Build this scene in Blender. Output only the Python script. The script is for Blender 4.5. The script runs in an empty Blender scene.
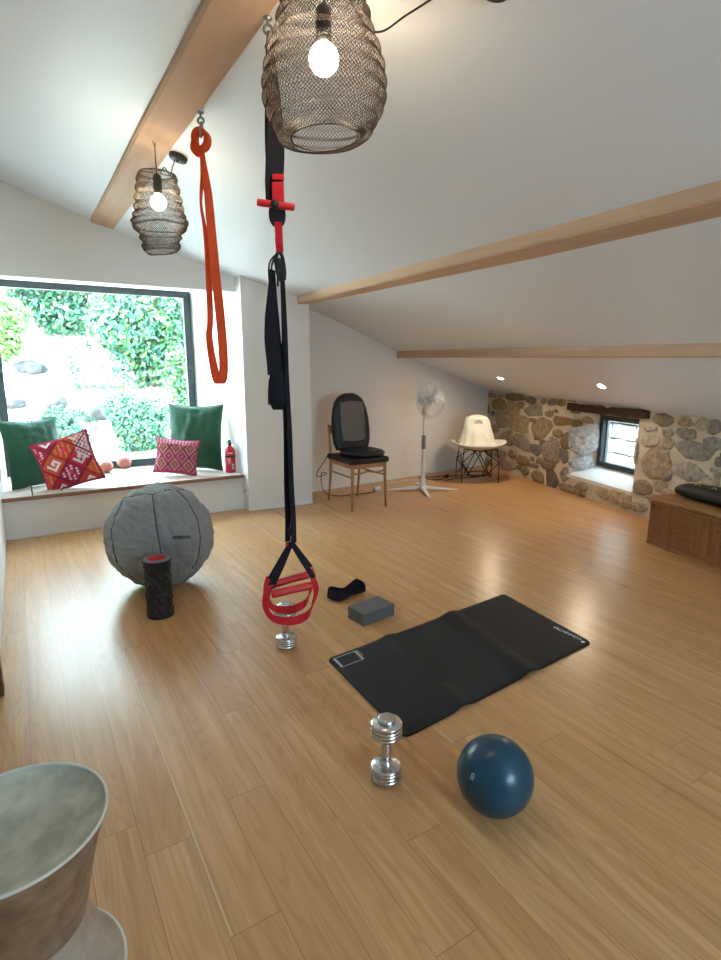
import bpy, bmesh, math, random
from math import sin, cos, pi, radians, sqrt, atan2, exp
from mathutils import Vector, Matrix, Euler, noise
random.seed(7)
SC = bpy.context.scene
COL = SC.collection
V = Vector

# ------------------------------------------------------------------ helpers
class MB:
    """collects simple shapes and links them as ONE mesh object"""
    def __init__(s): s.v=[]; s.f=[]; s.sm=[]; s.mi=[]; s.col=[]; s.m=0; s.c=(1,1,1)
    def add(s, vs, fs, smooth=True, M=None):
        b=len(s.v)
        for p in vs:
            p=V(p); s.v.append(M@p if M else p); s.col.append(s.c)
        for f in fs:
            s.f.append([b+i for i in f]); s.sm.append(smooth); s.mi.append(s.m)
        return s
    def box(s, c, d, bev=0.0, M=None, seg=2):
        c=V(c); bm=bmesh.new(); bmesh.ops.create_cube(bm,size=1.0)
        for v in bm.verts: v.co=V((v.co.x*d[0],v.co.y*d[1],v.co.z*d[2]))
        if bev>0: bmesh.ops.bevel(bm,geom=bm.edges[:],offset=bev,segments=seg,profile=0.6,affect='EDGES')
        bm.verts.index_update()
        vs=[v.co.copy()+c for v in bm.verts]; fs=[[v.index for v in f.verts] for f in bm.faces]
        bm.free(); return s.add(vs,fs,False,M)
    def quad(s,*p): return s.add(p,[list(range(len(p)))],False)
    def lathe(s, prof, seg=32, M=None, smooth=True, cap=True):
        vs=[];fs=[];n=len(prof)
        for r,z in prof:
            for k in range(seg):
                a=2*pi*k/seg; vs.append((r*cos(a),r*sin(a),z))
        for i in range(n-1):
            for k in range(seg):
                k2=(k+1)%seg; fs.append((i*seg+k,i*seg+k2,(i+1)*seg+k2,(i+1)*seg+k))
        if cap:
            if prof[0][0]>1e-5: fs.append([k for k in range(seg)][::-1])
            if prof[-1][0]>1e-5: fs.append([(n-1)*seg+k for k in range(seg)])
        return s.add(vs,fs,smooth,M)
    def tube(s, pts, r, seg=8, closed=False, cap=True, M=None):
        pts=[V(p) for p in pts]; n=len(pts); vs=[];fs=[]
        rr=r if isinstance(r,(list,tuple)) else [r]*n
        up=None
        for i,p in enumerate(pts):
            if closed: t=pts[(i+1)%n]-pts[i-1]
            else: t=pts[min(i+1,n-1)]-pts[max(i-1,0)]
            t.normalize()
            if up is None:
                up=V((0,0,1)) if abs(t.z)<.9 else V((1,0,0))
            a=t.cross(up)
            if a.length<1e-6: a=t.orthogonal()
            a.normalize(); b=a.cross(t).normalized(); up=b
            for k in range(seg):
                w=2*pi*k/seg; vs.append(p+(a*cos(w)+b*sin(w))*rr[i])
        for i in range(n if closed else n-1):
            j=(i+1)%n
            for k in range(seg):
                k2=(k+1)%seg; fs.append((i*seg+k,i*seg+k2,j*seg+k2,j*seg+k))
        if cap and not closed:
            fs.append([k for k in range(seg)][::-1]); fs.append([(n-1)*seg+k for k in range(seg)])
        return s.add(vs,fs,seg>4,M)
    def ribbon(s, pts, wv, th, closed=False):
        """flat strap: pts = centre line, wv = half-width vector at each point"""
        pts=[V(p) for p in pts]; n=len(pts); wv=[V(w) for w in wv]; vs=[];fs=[]
        for i,p in enumerate(pts):
            t=(pts[(i+1)%n]-pts[i-1]) if closed else (pts[min(i+1,n-1)]-pts[max(i-1,0)])
            nn=t.cross(wv[i])
            nn=nn.normalized()*th/2 if nn.length>1e-9 else V((0,0,th/2))
            w=wv[i]
            vs+= [p-w-nn,p+w-nn,p+w+nn,p-w+nn]
        for i in range(n if closed else n-1):
            j=(i+1)%n
            for k in range(4):
                k2=(k+1)%4; fs.append((i*4+k,i*4+k2,j*4+k2,j*4+k))
        if not closed: fs.append((3,2,1,0)); fs.append(tuple((n-1)*4+k for k in range(4)))
        return s.add(vs,fs,False)
    def grid(s, fn, nu, nv, cu=False, cv=False, smooth=True, colfn=None):
        vs=[];b=len(s.v)
        for j in range(nv):
            for i in range(nu):
                vs.append(fn(i/(nu if cu else nu-1), j/(nv if cv else nv-1)))
        fs=[]
        for j in range(nv if cv else nv-1):
            for i in range(nu if cu else nu-1):
                i2=(i+1)%nu; j2=(j+1)%nv
                fs.append((j*nu+i,j*nu+i2,j2*nu+i2,j2*nu+i))
        s.add(vs,fs,smooth); return s
    def build(s, name, mats, parent=None, loc=None, M=None, colattr=False):
        me=bpy.data.meshes.new(name)
        me.from_pydata([tuple(p) for p in s.v],[],s.f)
        if not isinstance(mats,(list,tuple)): mats=[mats]
        for m in mats: me.materials.append(m)
        me.polygons.foreach_set('use_smooth',s.sm); me.polygons.foreach_set('material_index',s.mi)
        if colattr:
            ca=me.color_attributes.new('Col','FLOAT_COLOR','POINT')
            for i,c in enumerate(s.col): ca.data[i].color=(c[0],c[1],c[2],1)
        me.update()
        o=bpy.data.objects.new(name,me); COL.objects.link(o)
        if parent: o.parent=parent
        if loc: o.location=loc
        if M is not None: o.matrix_local=M
        return o

def thing(name,label,cat,loc=(0,0,0),rz=0,group=None,rot=None):
    o=bpy.data.objects.new(name,None); COL.objects.link(o); o.empty_display_size=.05
    o.location=loc; o.rotation_euler=rot if rot else (0,0,rz)
    o['label']=label; o['category']=cat
    if group: o['group']=group
    return o
def tag(o,label,cat,group=None):
    o['label']=label; o['category']=cat
    if group: o['group']=group
    return o
def struct(o): o['kind']='structure'; return o
def subs(M_,o): return o
def smoothpath(pts,n=8,closed=False):
    pts=[V(p) for p in pts]; out=[]; m=len(pts)
    for i in range(m if closed else m-1):
        p0=pts[i-1] if (closed or i>0) else pts[0]
        p1=pts[i]; p2=pts[(i+1)%m]
        p3=pts[(i+2)%m] if (closed or i+2<m) else pts[-1]
        for k in range(n):
            t=k/n
            out.append(0.5*((2*p1)+(-p0+p2)*t+(2*p0-5*p1+4*p2-p3)*t*t+(-p0+3*p1-3*p2+p3)*t**3))
    if not closed: out.append(pts[-1])
    return out
def dup(root,loc=None,rot=None,label=None,group=None):
    r=root.copy(); COL.objects.link(r)
    if loc: r.location=loc
    if rot: r.rotation_euler=rot
    if label: r['label']=label
    if group: r['group']=group
    for ch in list(root.children):
        c=ch.copy(); COL.objects.link(c); c.parent=r
        for g in ch.children:
            d=g.copy(); COL.objects.link(d); d.parent=c
    return r
def text_mesh(name,body,size,mat,parent,M,extr=0.0004):
    cu=bpy.data.curves.new(name,'FONT'); cu.body=body; cu.size=size; cu.extrude=extr
    cu.align_x='CENTER'; cu.align_y='CENTER'
    t=bpy.data.objects.new(name+'_tmp',cu); COL.objects.link(t)
    dg=bpy.context.evaluated_depsgraph_get()
    me=bpy.data.meshes.new_from_object(t.evaluated_get(dg)); me.name=name
    bpy.data.objects.remove(t); bpy.data.curves.remove(cu)
    me.materials.clear(); me.materials.append(mat)
    o=bpy.data.objects.new(name,me); COL.objects.link(o)
    if parent: o.parent=parent
    o.matrix_local=M
    return o
def frameM(o,x,y,z):
    return Matrix(((x[0],y[0],z[0],o[0]),(x[1],y[1],z[1],o[1]),(x[2],y[2],z[2],o[2]),(0,0,0,1)))

# ------------------------------------------------------------------ materials
def mat(name,col,rough=.5,metal=0.0,spec=.5,emit=None,es=1.0,bump=None,var=None,sheen=0,coat=0):
    m=bpy.data.materials.new(name); m.use_nodes=True; nt=m.node_tree; b=nt.nodes['Principled BSDF']
    b.inputs['Base Color'].default_value=(*col,1); b.inputs['Roughness'].default_value=rough
    b.inputs['Metallic'].default_value=metal; b.inputs['Specular IOR Level'].default_value=spec
    if sheen: b.inputs['Sheen Weight'].default_value=sheen
    if coat: b.inputs['Coat Weight'].default_value=coat
    if emit: b.inputs['Emission Color'].default_value=(*emit,1); b.inputs['Emission Strength'].default_value=es
    L=nt.links
    tc=None
    if var or bump:
        tc=nt.nodes.new('ShaderNodeTexCoord')
    if var:   # (scale, colour2, detail)
        n=nt.nodes.new('ShaderNodeTexNoise'); n.inputs['Scale'].default_value=var[0]; n.inputs['Detail'].default_value=var[2] if len(var)>2 else 4
        L.new(tc.outputs['Object'],n.inputs['Vector'])
        r=nt.nodes.new('ShaderNodeValToRGB'); r.color_ramp.elements[0].position=.35; r.color_ramp.elements[1].position=.65
        r.color_ramp.elements[0].color=(*col,1); r.color_ramp.elements[1].color=(*var[1],1)
        L.new(n.outputs['Fac'],r.inputs['Fac']); L.new(r.outputs['Color'],b.inputs['Base Color'])
    if bump:  # (scale, strength, distance)
        n=nt.nodes.new('ShaderNodeTexNoise'); n.inputs['Scale'].default_value=bump[0]; n.inputs['Detail'].default_value=5
        L.new(tc.outputs['Object'],n.inputs['Vector'])
        bp=nt.nodes.new('ShaderNodeBump'); bp.inputs['Strength'].default_value=bump[1]; bp.inputs['Distance'].default_value=bump[2]
        L.new(n.outputs['Fac'],bp.inputs['Height']); L.new(bp.outputs['Normal'],b.inputs['Normal'])
    return m
def attrmat(name,rough=.8,bump=None,spec=.3,noisemix=None):
    m=mat(name,(.5,.5,.5),rough,spec=spec,bump=bump); nt=m.node_tree; b=nt.nodes['Principled BSDF']
    a=nt.nodes.new('ShaderNodeVertexColor'); a.layer_name='Col'
    if noisemix:
        tc=nt.nodes.new('ShaderNodeTexCoord'); n=nt.nodes.new('ShaderNodeTexNoise'); n.inputs['Scale'].default_value=noisemix[0]; n.inputs['Detail'].default_value=6
        nt.links.new(tc.outputs['Object'],n.inputs['Vector'])
        mr=nt.nodes.new('ShaderNodeMapRange'); mr.inputs['From Min'].default_value=.3; mr.inputs['From Max'].default_value=.7
        mr.inputs['To Min'].default_value=1-noisemix[1]; mr.inputs['To Max'].default_value=1+noisemix[1]
        nt.links.new(n.outputs['Fac'],mr.inputs['Value'])
        mx=nt.nodes.new('ShaderNodeVectorMath'); mx.operation='SCALE'
        nt.links.new(a.outputs['Color'],mx.inputs[0]); nt.links.new(mr.outputs['Result'],mx.inputs['Scale'])
        nt.links.new(mx.outputs['Vector'],b.inputs['Base Color'])
    else: nt.links.new(a.outputs['Color'],b.inputs['Base Color'])
    return m
def woodmat(name,c1,c2,axis='Y',scale=1.0,rough=.6,knots=None):
    m=mat(name,c1,rough,spec=.3); nt=m.node_tree; b=nt.nodes['Principled BSDF']; L=nt.links
    tc=nt.nodes.new('ShaderNodeTexCoord'); mp=nt.nodes.new('ShaderNodeMapping')
    k={'X':(1.2,16,16),'Y':(16,1.2,16),'Z':(16,16,1.2)}[axis]
    mp.inputs['Scale'].default_value=[q*scale for q in k]
    L.new(tc.outputs['Object'],mp.inputs['Vector'])
    n=nt.nodes.new('ShaderNodeTexNoise'); n.inputs['Scale'].default_value=1; n.inputs['Detail'].default_value=6; n.inputs['Distortion'].default_value=.6
    L.new(mp.outputs['Vector'],n.inputs['Vector'])
    r=nt.nodes.new('ShaderNodeValToRGB'); r.color_ramp.elements[0].position=.3; r.color_ramp.elements[1].position=.7
    r.color_ramp.elements[0].color=(*c2,1); r.color_ramp.elements[1].color=(*c1,1)
    L.new(n.outputs['Fac'],r.inputs['Fac']); last=r.outputs['Color']
    if knots:
        mp2=nt.nodes.new('ShaderNodeMapping'); kk={'X':(.9,3.2,3.2),'Y':(3.2,.9,3.2),'Z':(3.2,3.2,.9)}[axis]
        mp2.inputs['Scale'].default_value=kk; L.new(tc.outputs['Object'],mp2.inputs['Vector'])
        vo=nt.nodes.new('ShaderNodeTexVoronoi'); vo.inputs['Scale'].default_value=1.6; L.new(mp2.outputs['Vector'],vo.inputs['Vector'])
        r2=nt.nodes.new('ShaderNodeValToRGB'); r2.color_ramp.elements[0].position=.02; r2.color_ramp.elements[1].position=.075
        r2.color_ramp.elements[0].color=(1,1,1,1); r2.color_ramp.elements[1].color=(0,0,0,1)
        L.new(vo.outputs['Distance'],r2.inputs['Fac'])
        mx=nt.nodes.new('ShaderNodeMix'); mx.data_type='RGBA'; L.new(r2.outputs['Color'],mx.inputs[0]); L.new(last,mx.inputs[6]); mx.inputs[7].default_value=(*knots,1)
        last=mx.outputs[2]
    L.new(last,b.inputs['Base Color'])
    bp=nt.nodes.new('ShaderNodeBump'); bp.inputs['Strength'].default_value=.15; bp.inputs['Distance'].default_value=.002
    L.new(n.outputs['Fac'],bp.inputs['Height']); L.new(bp.outputs['Normal'],b.inputs['Normal'])
    return m

def floor_material():
    m=bpy.data.materials.new('oak_floorboards'); m.use_nodes=True; nt=m.node_tree; L=nt.links; b=nt.nodes['Principled BSDF']
    N=nt.nodes.new
    def math_(op,a,bb=None,c=None):
        n=N('ShaderNodeMath'); n.operation=op
        for i,x in enumerate((a,bb,c)):
            if x is None: continue
            if isinstance(x,(int,float)): n.inputs[i].default_value=x
            else: L.new(x,n.inputs[i])
        return n.outputs[0]
    def vec(x,y,z):
        n=N('ShaderNodeCombineXYZ')
        for i,q in enumerate((x,y,z)):
            if isinstance(q,(int,float)): n.inputs[i].default_value=q
            else: L.new(q,n.inputs[i])
        return n.outputs[0]
    def white(v):
        n=N('ShaderNodeTexWhiteNoise'); n.noise_dimensions='3D'; L.new(v,n.inputs['Vector']); return n.outputs['Value']
    def noise_(v,scale,detail,dist=0):
        n=N('ShaderNodeTexNoise'); n.inputs['Scale'].default_value=scale; n.inputs['Detail'].default_value=detail; n.inputs['Distortion'].default_value=dist
        L.new(v,n.inputs['Vector']); return n.outputs['Fac']
    def mix(f,a,bb):
        n=N('ShaderNodeMix'); n.data_type='RGBA'
        if isinstance(f,float): n.inputs[0].default_value=f
        else: L.new(f,n.inputs[0])
        for i,x in ((6,a),(7,bb)):
            if isinstance(x,tuple): n.inputs[i].default_value=(*x,1)
            else: L.new(x,n.inputs[i])
        return n.outputs[2]
    def ramp(v,p0,p1):
        n=N('ShaderNodeMapRange'); n.interpolation_type='SMOOTHSTEP'; L.new(v,n.inputs[0]); n.inputs[1].default_value=p0; n.inputs[2].default_value=p1; return n.outputs[0]
    tc=N('ShaderNodeTexCoord'); sp=N('ShaderNodeSeparateXYZ'); L.new(tc.outputs['Object'],sp.inputs[0]); X,Y=sp.outputs[0],sp.outputs[1]
    W=.1415
    px=math_('DIVIDE',math_('SUBTRACT',X,.04),W); pid=math_('FLOOR',px); fx=math_('FRACT',px)
    r1=white(vec(pid,3.3,1.7))
    py=math_('ADD',math_('DIVIDE',Y,1.75),math_('MULTIPLY',r1,9.0)); eid=math_('FLOOR',py); fy=math_('FRACT',py)
    r2=white(vec(pid,eid,5.1)); r3=white(vec(pid,eid,9.4))
    # grain
    g=noise_(vec(math_('MULTIPLY_ADD',X,26,math_('MULTIPLY',r2,80)),math_('MULTIPLY_ADD',Y,1.3,math_('MULTIPLY',r3,60)),r2),1.0,7,.4)
    big=noise_(vec(math_('MULTIPLY_ADD',X,7.5,math_('MULTIPLY',r3,80)),math_('MULTIPLY_ADD',Y,.75,math_('MULTIPLY',r2,60)),r3),1.0,1.5,.3)
    cath=math_('ABSOLUTE',math_('SINE',math_('MULTIPLY',big,62)))
    cath=ramp(cath,0.0,.75)
    c=mix(r2,(.60,.325,.135),(.70,.405,.185))
    c=mix(ramp(g,.32,.72),(.53,.275,.11),c)
    dark=mix(.20,c,(.25,.12,.04))
    c=mix(cath,dark,c)
    # pale sapwood band along one edge of some boards
    sap=math_('MULTIPLY',math_('GREATER_THAN',r3,.86),math_('LESS_THAN',fx,.06))
    c=mix(math_('MULTIPLY',sap,.6),c,(.74,.54,.31))
    # small dark knots
    vo=N('ShaderNodeTexVoronoi'); vo.inputs['Scale'].default_value=1.0; L.new(vec(math_('MULTIPLY',X,3.1),math_('MULTIPLY',Y,1.7),0.0),vo.inputs['Vector'])
    kn=math_('SUBTRACT',1.0,ramp(vo.outputs['Distance'],.015,.05))
    c=mix(math_('MULTIPLY',kn,.85),c,(.05,.025,.012))
    # joints
    ex=math_('MINIMUM',fx,math_('SUBTRACT',1.0,fx)); ey=math_('MINIMUM',fy,math_('SUBTRACT',1.0,fy))
    jx=math_('LESS_THAN',ex,.0075); jy=math_('LESS_THAN',ey,.0007)
    j=math_('MAXIMUM',jx,jy)
    c=mix(math_('MULTIPLY',j,.6),c,(.14,.07,.025))
    L.new(c,b.inputs['Base Color'])
    b.inputs['Roughness'].default_value=.3; b.inputs['Specular IOR Level'].default_value=.5
    L.new(math_('MULTIPLY_ADD',g,.12,.24),b.inputs['Roughness'])
    bp=N('ShaderNodeBump'); bp.inputs['Strength'].default_value=.25; bp.inputs['Distance'].default_value=.001
    L.new(math_('SUBTRACT',math_('MULTIPLY',g,.3),j),bp.inputs['Height']); L.new(bp.outputs['Normal'],b.inputs['Normal'])
    return m
def glassmat():
    m=bpy.data.materials.new('window_glass'); m.use_nodes=True; nt=m.node_tree; nt.nodes.clear()
    o=nt.nodes.new('ShaderNodeOutputMaterial'); mx=nt.nodes.new('ShaderNodeMixShader'); t=nt.nodes.new('ShaderNodeBsdfTransparent'); g=nt.nodes.new('ShaderNodeBsdfGlossy')
    lw=nt.nodes.new('ShaderNodeLayerWeight'); lw.inputs['Blend'].default_value=.5
    pw_=nt.nodes.new('ShaderNodeMath'); pw_.operation='POWER'; nt.links.new(lw.outputs['Facing'],pw_.inputs[0]); pw_.inputs[1].default_value=5
    f=nt.nodes.new('ShaderNodeMath'); f.operation='MULTIPLY_ADD'; nt.links.new(pw_.outputs[0],f.inputs[0]); f.inputs[1].default_value=.9; f.inputs[2].default_value=.03; g.inputs['Roughness'].default_value=.02
    t.inputs['Color'].default_value=(.95,.98,.97,1)
    nt.links.new(f.outputs[0],mx.inputs[0]); nt.links.new(t.outputs[0],mx.inputs[1]); nt.links.new(g.outputs[0],mx.inputs[2]); nt.links.new(mx.outputs[0],o.inputs[0])
    return m

M_white=mat('white_wall_paint',(.79,.765,.73),.75,spec=.25,bump=(60,.05,.002))
M_ceil=mat('white_ceiling_paint',(.765,.785,.83),.38,spec=.5,bump=(35,.04,.002))
M_floor=floor_material()
M_beam=woodmat('pale_pine',(.62,.42,.285),(.52,.335,.21),'Y',.8,.65,knots=(.30,.17,.10))
M_lintel=woodmat('dark_oak',(.10,.055,.035),(.035,.02,.014),'X',1.6,.8)
M_frame=mat('anthracite_window_frame',(.035,.05,.055),.45)
M_glass=glassmat()
M_black=mat('black_plastic',(.012,.012,.013),.45)
M_blackcloth=mat('black_webbing',(.012,.012,.018),.85,spec=.2,bump=(900,.3,.001))
M_red=mat('red_webbing',(.55,.012,.025),.6,spec=.3,bump=(700,.2,.001))
M_redplastic=mat('red_plastic',(.62,.02,.025),.4)
M_orange=mat('orange_latex',(.85,.085,.012),.55,spec=.35)
M_steel=mat('zinc_steel',(.36,.36,.37),.35,.9)
M_chrome=mat('chrome',(.62,.63,.64),.24,1.0)
M_wire=mat('dark_bronze_wire',(.05,.032,.022),.55,.3)
M_bulb=mat('lit_bulb',(1,.9,.75),.3,emit=(1.0,.78,.50),es=28)
M_whiteplastic=mat('white_plastic',(.80,.80,.78),.4)
M_clearplastic=mat('pale_fan_blade',(.82,.82,.80),.25)
M_grey=mat('grey_foam',(.115,.115,.12),.75,bump=(300,.15,.001))
M_mat=mat('black_rubber_mat',(.010,.011,.0135),.65,spec=.3,bump=(500,.2,.0006))
M_print=mat('pale_grey_print',(.42,.43,.44),.6)
M_whiteprint=mat('white_print',(.8,.8,.8),.6)
M_chairwood=woodmat('teak',(.50,.27,.12),(.38,.19,.08),'Z',1.5,.45)
M_blackleather=mat('black_upholstery',(.010,.010,.011),.5,spec=.45,bump=(200,.1,.001))
M_greymesh=mat('grey_mesh_fabric',(.15,.135,.128),.8,bump=(800,.4,.001))
M_green=mat('green_velvet',(.015,.078,.038),.75,spec=.25,sheen=.35,bump=(9,.35,.02))
M_kilim=attrmat('kilim_weave',.9,bump=(350,.5,.002),noisemix=(90,.22))
M_stone=attrmat('field_stone',.9,bump=(38,.9,.012),noisemix=(22,.35))
M_mortar=mat('lime_mortar',(.56,.465,.34),.95,spec=.1,var=(5,(.66,.57,.44)),bump=(45,.5,.006))
M_ballcover=mat('grey_ball_cover',(.27,.285,.295),.7,spec=.3,bump=(16,.6,.015))
M_seam=mat('dark_seam',(.03,.03,.033),.8)
M_blue=mat('blue_rubber',(.006,.055,.095),.3,spec=.5,bump=(700,.08,.0005))
M_wicker=woodmat('wicker',(.36,.145,.045),(.21,.078,.022),'Z',2.5,.55)
M_wickerrim=woodmat('wicker_rim',(.38,.18,.062),(.26,.115,.038),'Y',2.0,.5)
M_board=woodmat('weathered_board',(.60,.50,.42),(.50,.40,.33),'Y',.8,.65)
M_boardedge=woodmat('terracotta_edge',(.32,.17,.115),(.22,.115,.08),'X',1.0,.7)
M_pinkball=mat('terracotta_rubber',(.40,.13,.085),.6)
M_bronze=mat('worn_brown_metal',(.36,.23,.145),.5,.15,var=(22,(.22,.135,.08),9),bump=(60,.5,.006))
M_patina=mat('green_grey_patina',(.68,.65,.52),.6,.0,var=(14,(.40,.40,.32),12),bump=(40,.3,.004))
M_footgrey=mat('pale_worn_metal',(.50,.40,.31),.5,.1,var=(20,(.38,.30,.23),8),bump=(60,.4,.005))
M_rimlight=mat('pale_rim',(.68,.66,.58),.5)
M_ring=mat('grey_blue_ring',(.17,.19,.26),.5)
M_blackrub=mat('black_rubber',(.010,.010,.011),.55)
M_shell=mat('cream_shell',(.74,.71,.62),.55,bump=(18,.25,.01))
M_cloth=mat('cream_cloth',(.74,.71,.62),.85,bump=(14,.5,.02))
M_darkwire=mat('dark_metal_rod',(.035,.02,.018),.4,.6)
M_lens=mat('downlight_lens',(1,1,1),.3,emit=(1.0,.82,.60),es=150)
M_cord=mat('black_cable',(.01,.01,.01),.5)
M_wcord=mat('white_cable',(.72,.72,.70),.5)
M_post=woodmat('brown_post',(.17,.065,.03),(.10,.04,.02),'Z',1.2,.5)
M_bag=mat('black_nylon',(.010,.012,.010),.55,spec=.4,bump=(60,.4,.004))
M_yellow=mat('yellow_green_trim',(.55,.60,.06),.5)
M_ground=mat('pale_gravel',(.62,.57,.48),.95,var=(3,(.5,.45,.37),8),bump=(20,.6,.03))
M_bark=mat('bark',(.16,.11,.075),.9)
M_leaf=attrmat('leaf',.5,spec=.3)
M_rock=mat('garden_rock',(.075,.073,.075),.9,var=(6,(.03,.03,.034)),bump=(15,.8,.03))
M_outwall=attrmat('outdoor_stone',.9,bump=(12,.6,.02))
M_extred=mat('red_enamel',(.50,.012,.03),.3)
M_kettle=mat('white_outlet',(.78,.77,.74),.4)
# ------------------------------------------------------------------ the room
def lerp(a,b,t): return a+(b-a)*t
def pw(x,kn):
    for (a,za),(b,zb) in zip(kn,kn[1:]):
        if x<=b: return lerp(za,zb,(x-a)/(b-a))
    return kn[-1][1]
def xwall(y): return 5.94-.2745*(6.06-y)
FAR=[(-2.5,3.60),(0.05,2.873),(1.14,2.515),(1.92,2.30),(2.37,2.17),(3.0,2.045),(4.17,1.64)]
NEAR=[(-2.5,3.60),(0.05,2.873),(1.14,2.53),(1.92,2.275),(2.37,2.135),(3.0,1.965),(4.17,1.60)]
def zceil(x,y):
    t=max(-.5,min(1.05,(y-1.2)/4.6))
    xw=xwall(y); kx=min(4.17,xw-.5)
    zk=lerp(pw(kx,NEAR),pw(kx,FAR),t)
    if x<=kx: return lerp(pw(x,NEAR),pw(x,FAR),t)
    ze=1.115-.0245*(6.16-y)
    return lerp(zk,ze,(x-kx)/(xw-kx))
# floor
o=MB().quad((-1.9,-2.3,0),(6.6,-2.3,0),(6.6,6.7,0),(-1.9,6.7,0)).build('floor',M_floor); struct(o)
# ceiling
XS=[-1.9,-1,0.05,.6,1.14,1.5,1.92,2.37,2.7,3.0,3.6,4.17]
YS=[-2.3+i*.45 for i in range(20)]; YS[-1]=6.35
m=MB(); rows=[]
for y in YS:
    xw=xwall(y); kx=min(4.17,xw-.5)
    xs=[min(x,kx) if x<4.17 else kx for x in XS]+[lerp(kx,xw,t) for t in (.25,.5,.75,1.0,1.15)]
    rows.append([(x,y,zceil(x,y)) for x in xs])
nu=len(rows[0])
m.add([p for r in rows for p in r],[(j*nu+i,(j+1)*nu+i,(j+1)*nu+i+1,j*nu+i+1) for j in range(len(rows)-1) for i in range(nu-1)],True)
# thickness: outer shell above, so the roof has real depth
b=len(m.v); m.add([(p[0],p[1],p[2]+.25) for r in rows for p in r],[(j*nu+i,j*nu+i+1,(j+1)*nu+i+1,(j+1)*nu+i) for j in range(len(rows)-1) for i in range(nu-1)],True)
o=m.build('ceiling',M_ceil); struct(o)

# back wall with the window niche and the chimney-like pillar
WY=6.55; WX0,WX1=-.175,1.735; WZ0,WZ1=.375,2.27
m=MB()
ys=5.46
def topz(x,y): return zceil(x,y)+.06
xs=[-.215+(1.92+.215)*i/8 for i in range(9)]
for a,b_ in zip(xs,xs[1:]):
    m.quad((a,ys,2.165),(b_,ys,2.165),(b_,ys,topz(b_,ys)),(a,ys,topz(a,ys)))
m.quad((-.215,ys,2.165),(-.175,WY,WZ1),(WX1,WY,WZ1),(1.905,ys,2.165))                    # soffit
m.quad((1.905,ys,0),(1.865,6.02,0),(1.865,6.02,2.215),(1.905,ys,2.165))                    # right jamb, two facets
m.quad((1.865,6.02,0),(1.865,6.02,2.215),(WX1,WY,WZ1),(WX1,WY,0))
m.quad((-.215,ys,0),(-.215,ys,2.165),(-.175,WY,WZ1),(-.175,WY,0))
m.quad((-.215,WY,0),(WX1,WY,0),(WX1,WY,WZ0),(-.215,WY,WZ0))                              # under the window
m.quad((-.215,ys,0),(1.91,ys,0),(1.91,ys,.333),(-.215,ys,.333))                            # bench front
# outer leaf
m.quad((-2,WY+.02,-.1),(-2,WY+.02,3.7),(WX0,WY+.02,3.7),(WX0,WY+.02,-.1))
m.quad((WX1,WY+.02,-.1),(WX1,WY+.02,3.4),(3,WY+.02,3.2),(3,WY+.02,-.1))
m.quad((WX0,WY+.02,WZ1),(WX0,WY+.02,3.7),(WX1,WY+.02,3.4),(WX1,WY+.02,WZ1))
m.quad((WX0,WY+.02,-.1),(WX1,WY+.02,-.1),(WX1,WY+.02,WZ0),(WX0,WY+.02,WZ0))
# pillar
P=[(1.908,5.32),(2.612,5.28),(2.62,5.80),(1.908,5.80)]
for (a,b_) in zip(P,P[1:]+P[:1]):
    m.quad((*a,0),(*b_,0),(*b_,topz(*b_)),(*a,topz(*a)))
o=m.build('wall_back',M_white); struct(o)
# wall behind chair and fan
m=MB(); n=8
def fw(x): return 5.898+.1039*(x-4.007)
for i in range(n):
    a=2.55+(6.1-2.55)*i/n; b_=2.55+(6.1-2.55)*(i+1)/n
    m.quad((a,fw(a),0),(b_,fw(b_),0),(b_,fw(b_),topz(b_,fw(b_))),(a,fw(a),topz(a,fw(a))))
o=m.build('wall_alcove',M_white); struct(o)
o=MB().box((0,0,.012),(3.36,.012,.024)).build('baseboard_alcove',M_whiteplastic); o.location=(4.30,fw(4.30)-.007,0); o.rotation_euler=(0,0,math.atan(.1039)); struct(o)
# left wall ends at a doorway onto a landing
m=MB()
for i in range(6):
    a=2.85+(5.46-2.85)*i/6; b_=2.85+(5.46-2.85)*(i+1)/6
    m.quad((-.215,a,0),(-.215,b_,0),(-.215,b_,topz(-.215,b_)),(-.215,a,topz(-.215,a)))
m.quad((-.215,2.85,0),(-.215,2.85,topz(-.3,2.85)),(-1.7,2.85,topz(-1.7,2.85)),(-1.7,2.85,0))
o=m.build('wall_left',M_white); struct(o)
o=MB().quad((-1.7,-2.1,0),(-1.7,2.9,0),(-1.7,2.9,3.6),(-1.7,-2.1,3.6)).build('wall_landing',M_white); struct(o)
RX0,RX1,RZ0,RZ1=.9,2.1,.95,1.95  # opening in the front wall for the added fill window
m=MB()
for (a,b_,c,d) in ((-1.8,RX0,0,None),(RX0,RX1,0,RZ0),(RX0,RX1,RZ1,None),(RX1,4.1,0,None)):
    q=6
    for i in range(q):
        e=lerp(a,b_,i/q); f=lerp(a,b_,(i+1)/q)
        m.quad((e,-2.1,c),(f,-2.1,c),(f,-2.1,d if d else topz(f,-2.1)),(e,-2.1,d if d else topz(e,-2.1)))
for i in range(0):
    a=-1.8+(5.8)*i/12; b_=-1.8+5.8*(i+1)/12
    m.quad((a,-2.1,0),(b_,-2.1,0),(b_,-2.1,topz(b_,-2.1)),(a,-2.1,topz(a,-2.1)))
o=m.build('wall_front',M_white); struct(o)
o=MB().box((-.228,2.80,1.05),(.07,.09,2.10),.006).build('trim_1',M_post); struct(o)
# white skirting along bench front and pillar
m=MB(); m.box((.85,5.452,.014),(2.1,.012,.028)); o=m.build('baseboard_back',M_whiteplastic); struct(o)
o=MB().box((0,0,.014),(.705,.012,.028)).build('baseboard_pillar',M_whiteplastic); o.location=(2.26,5.292,0); o.rotation_euler=(0,0,math.atan2(-.04,.704)); struct(o)

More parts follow.
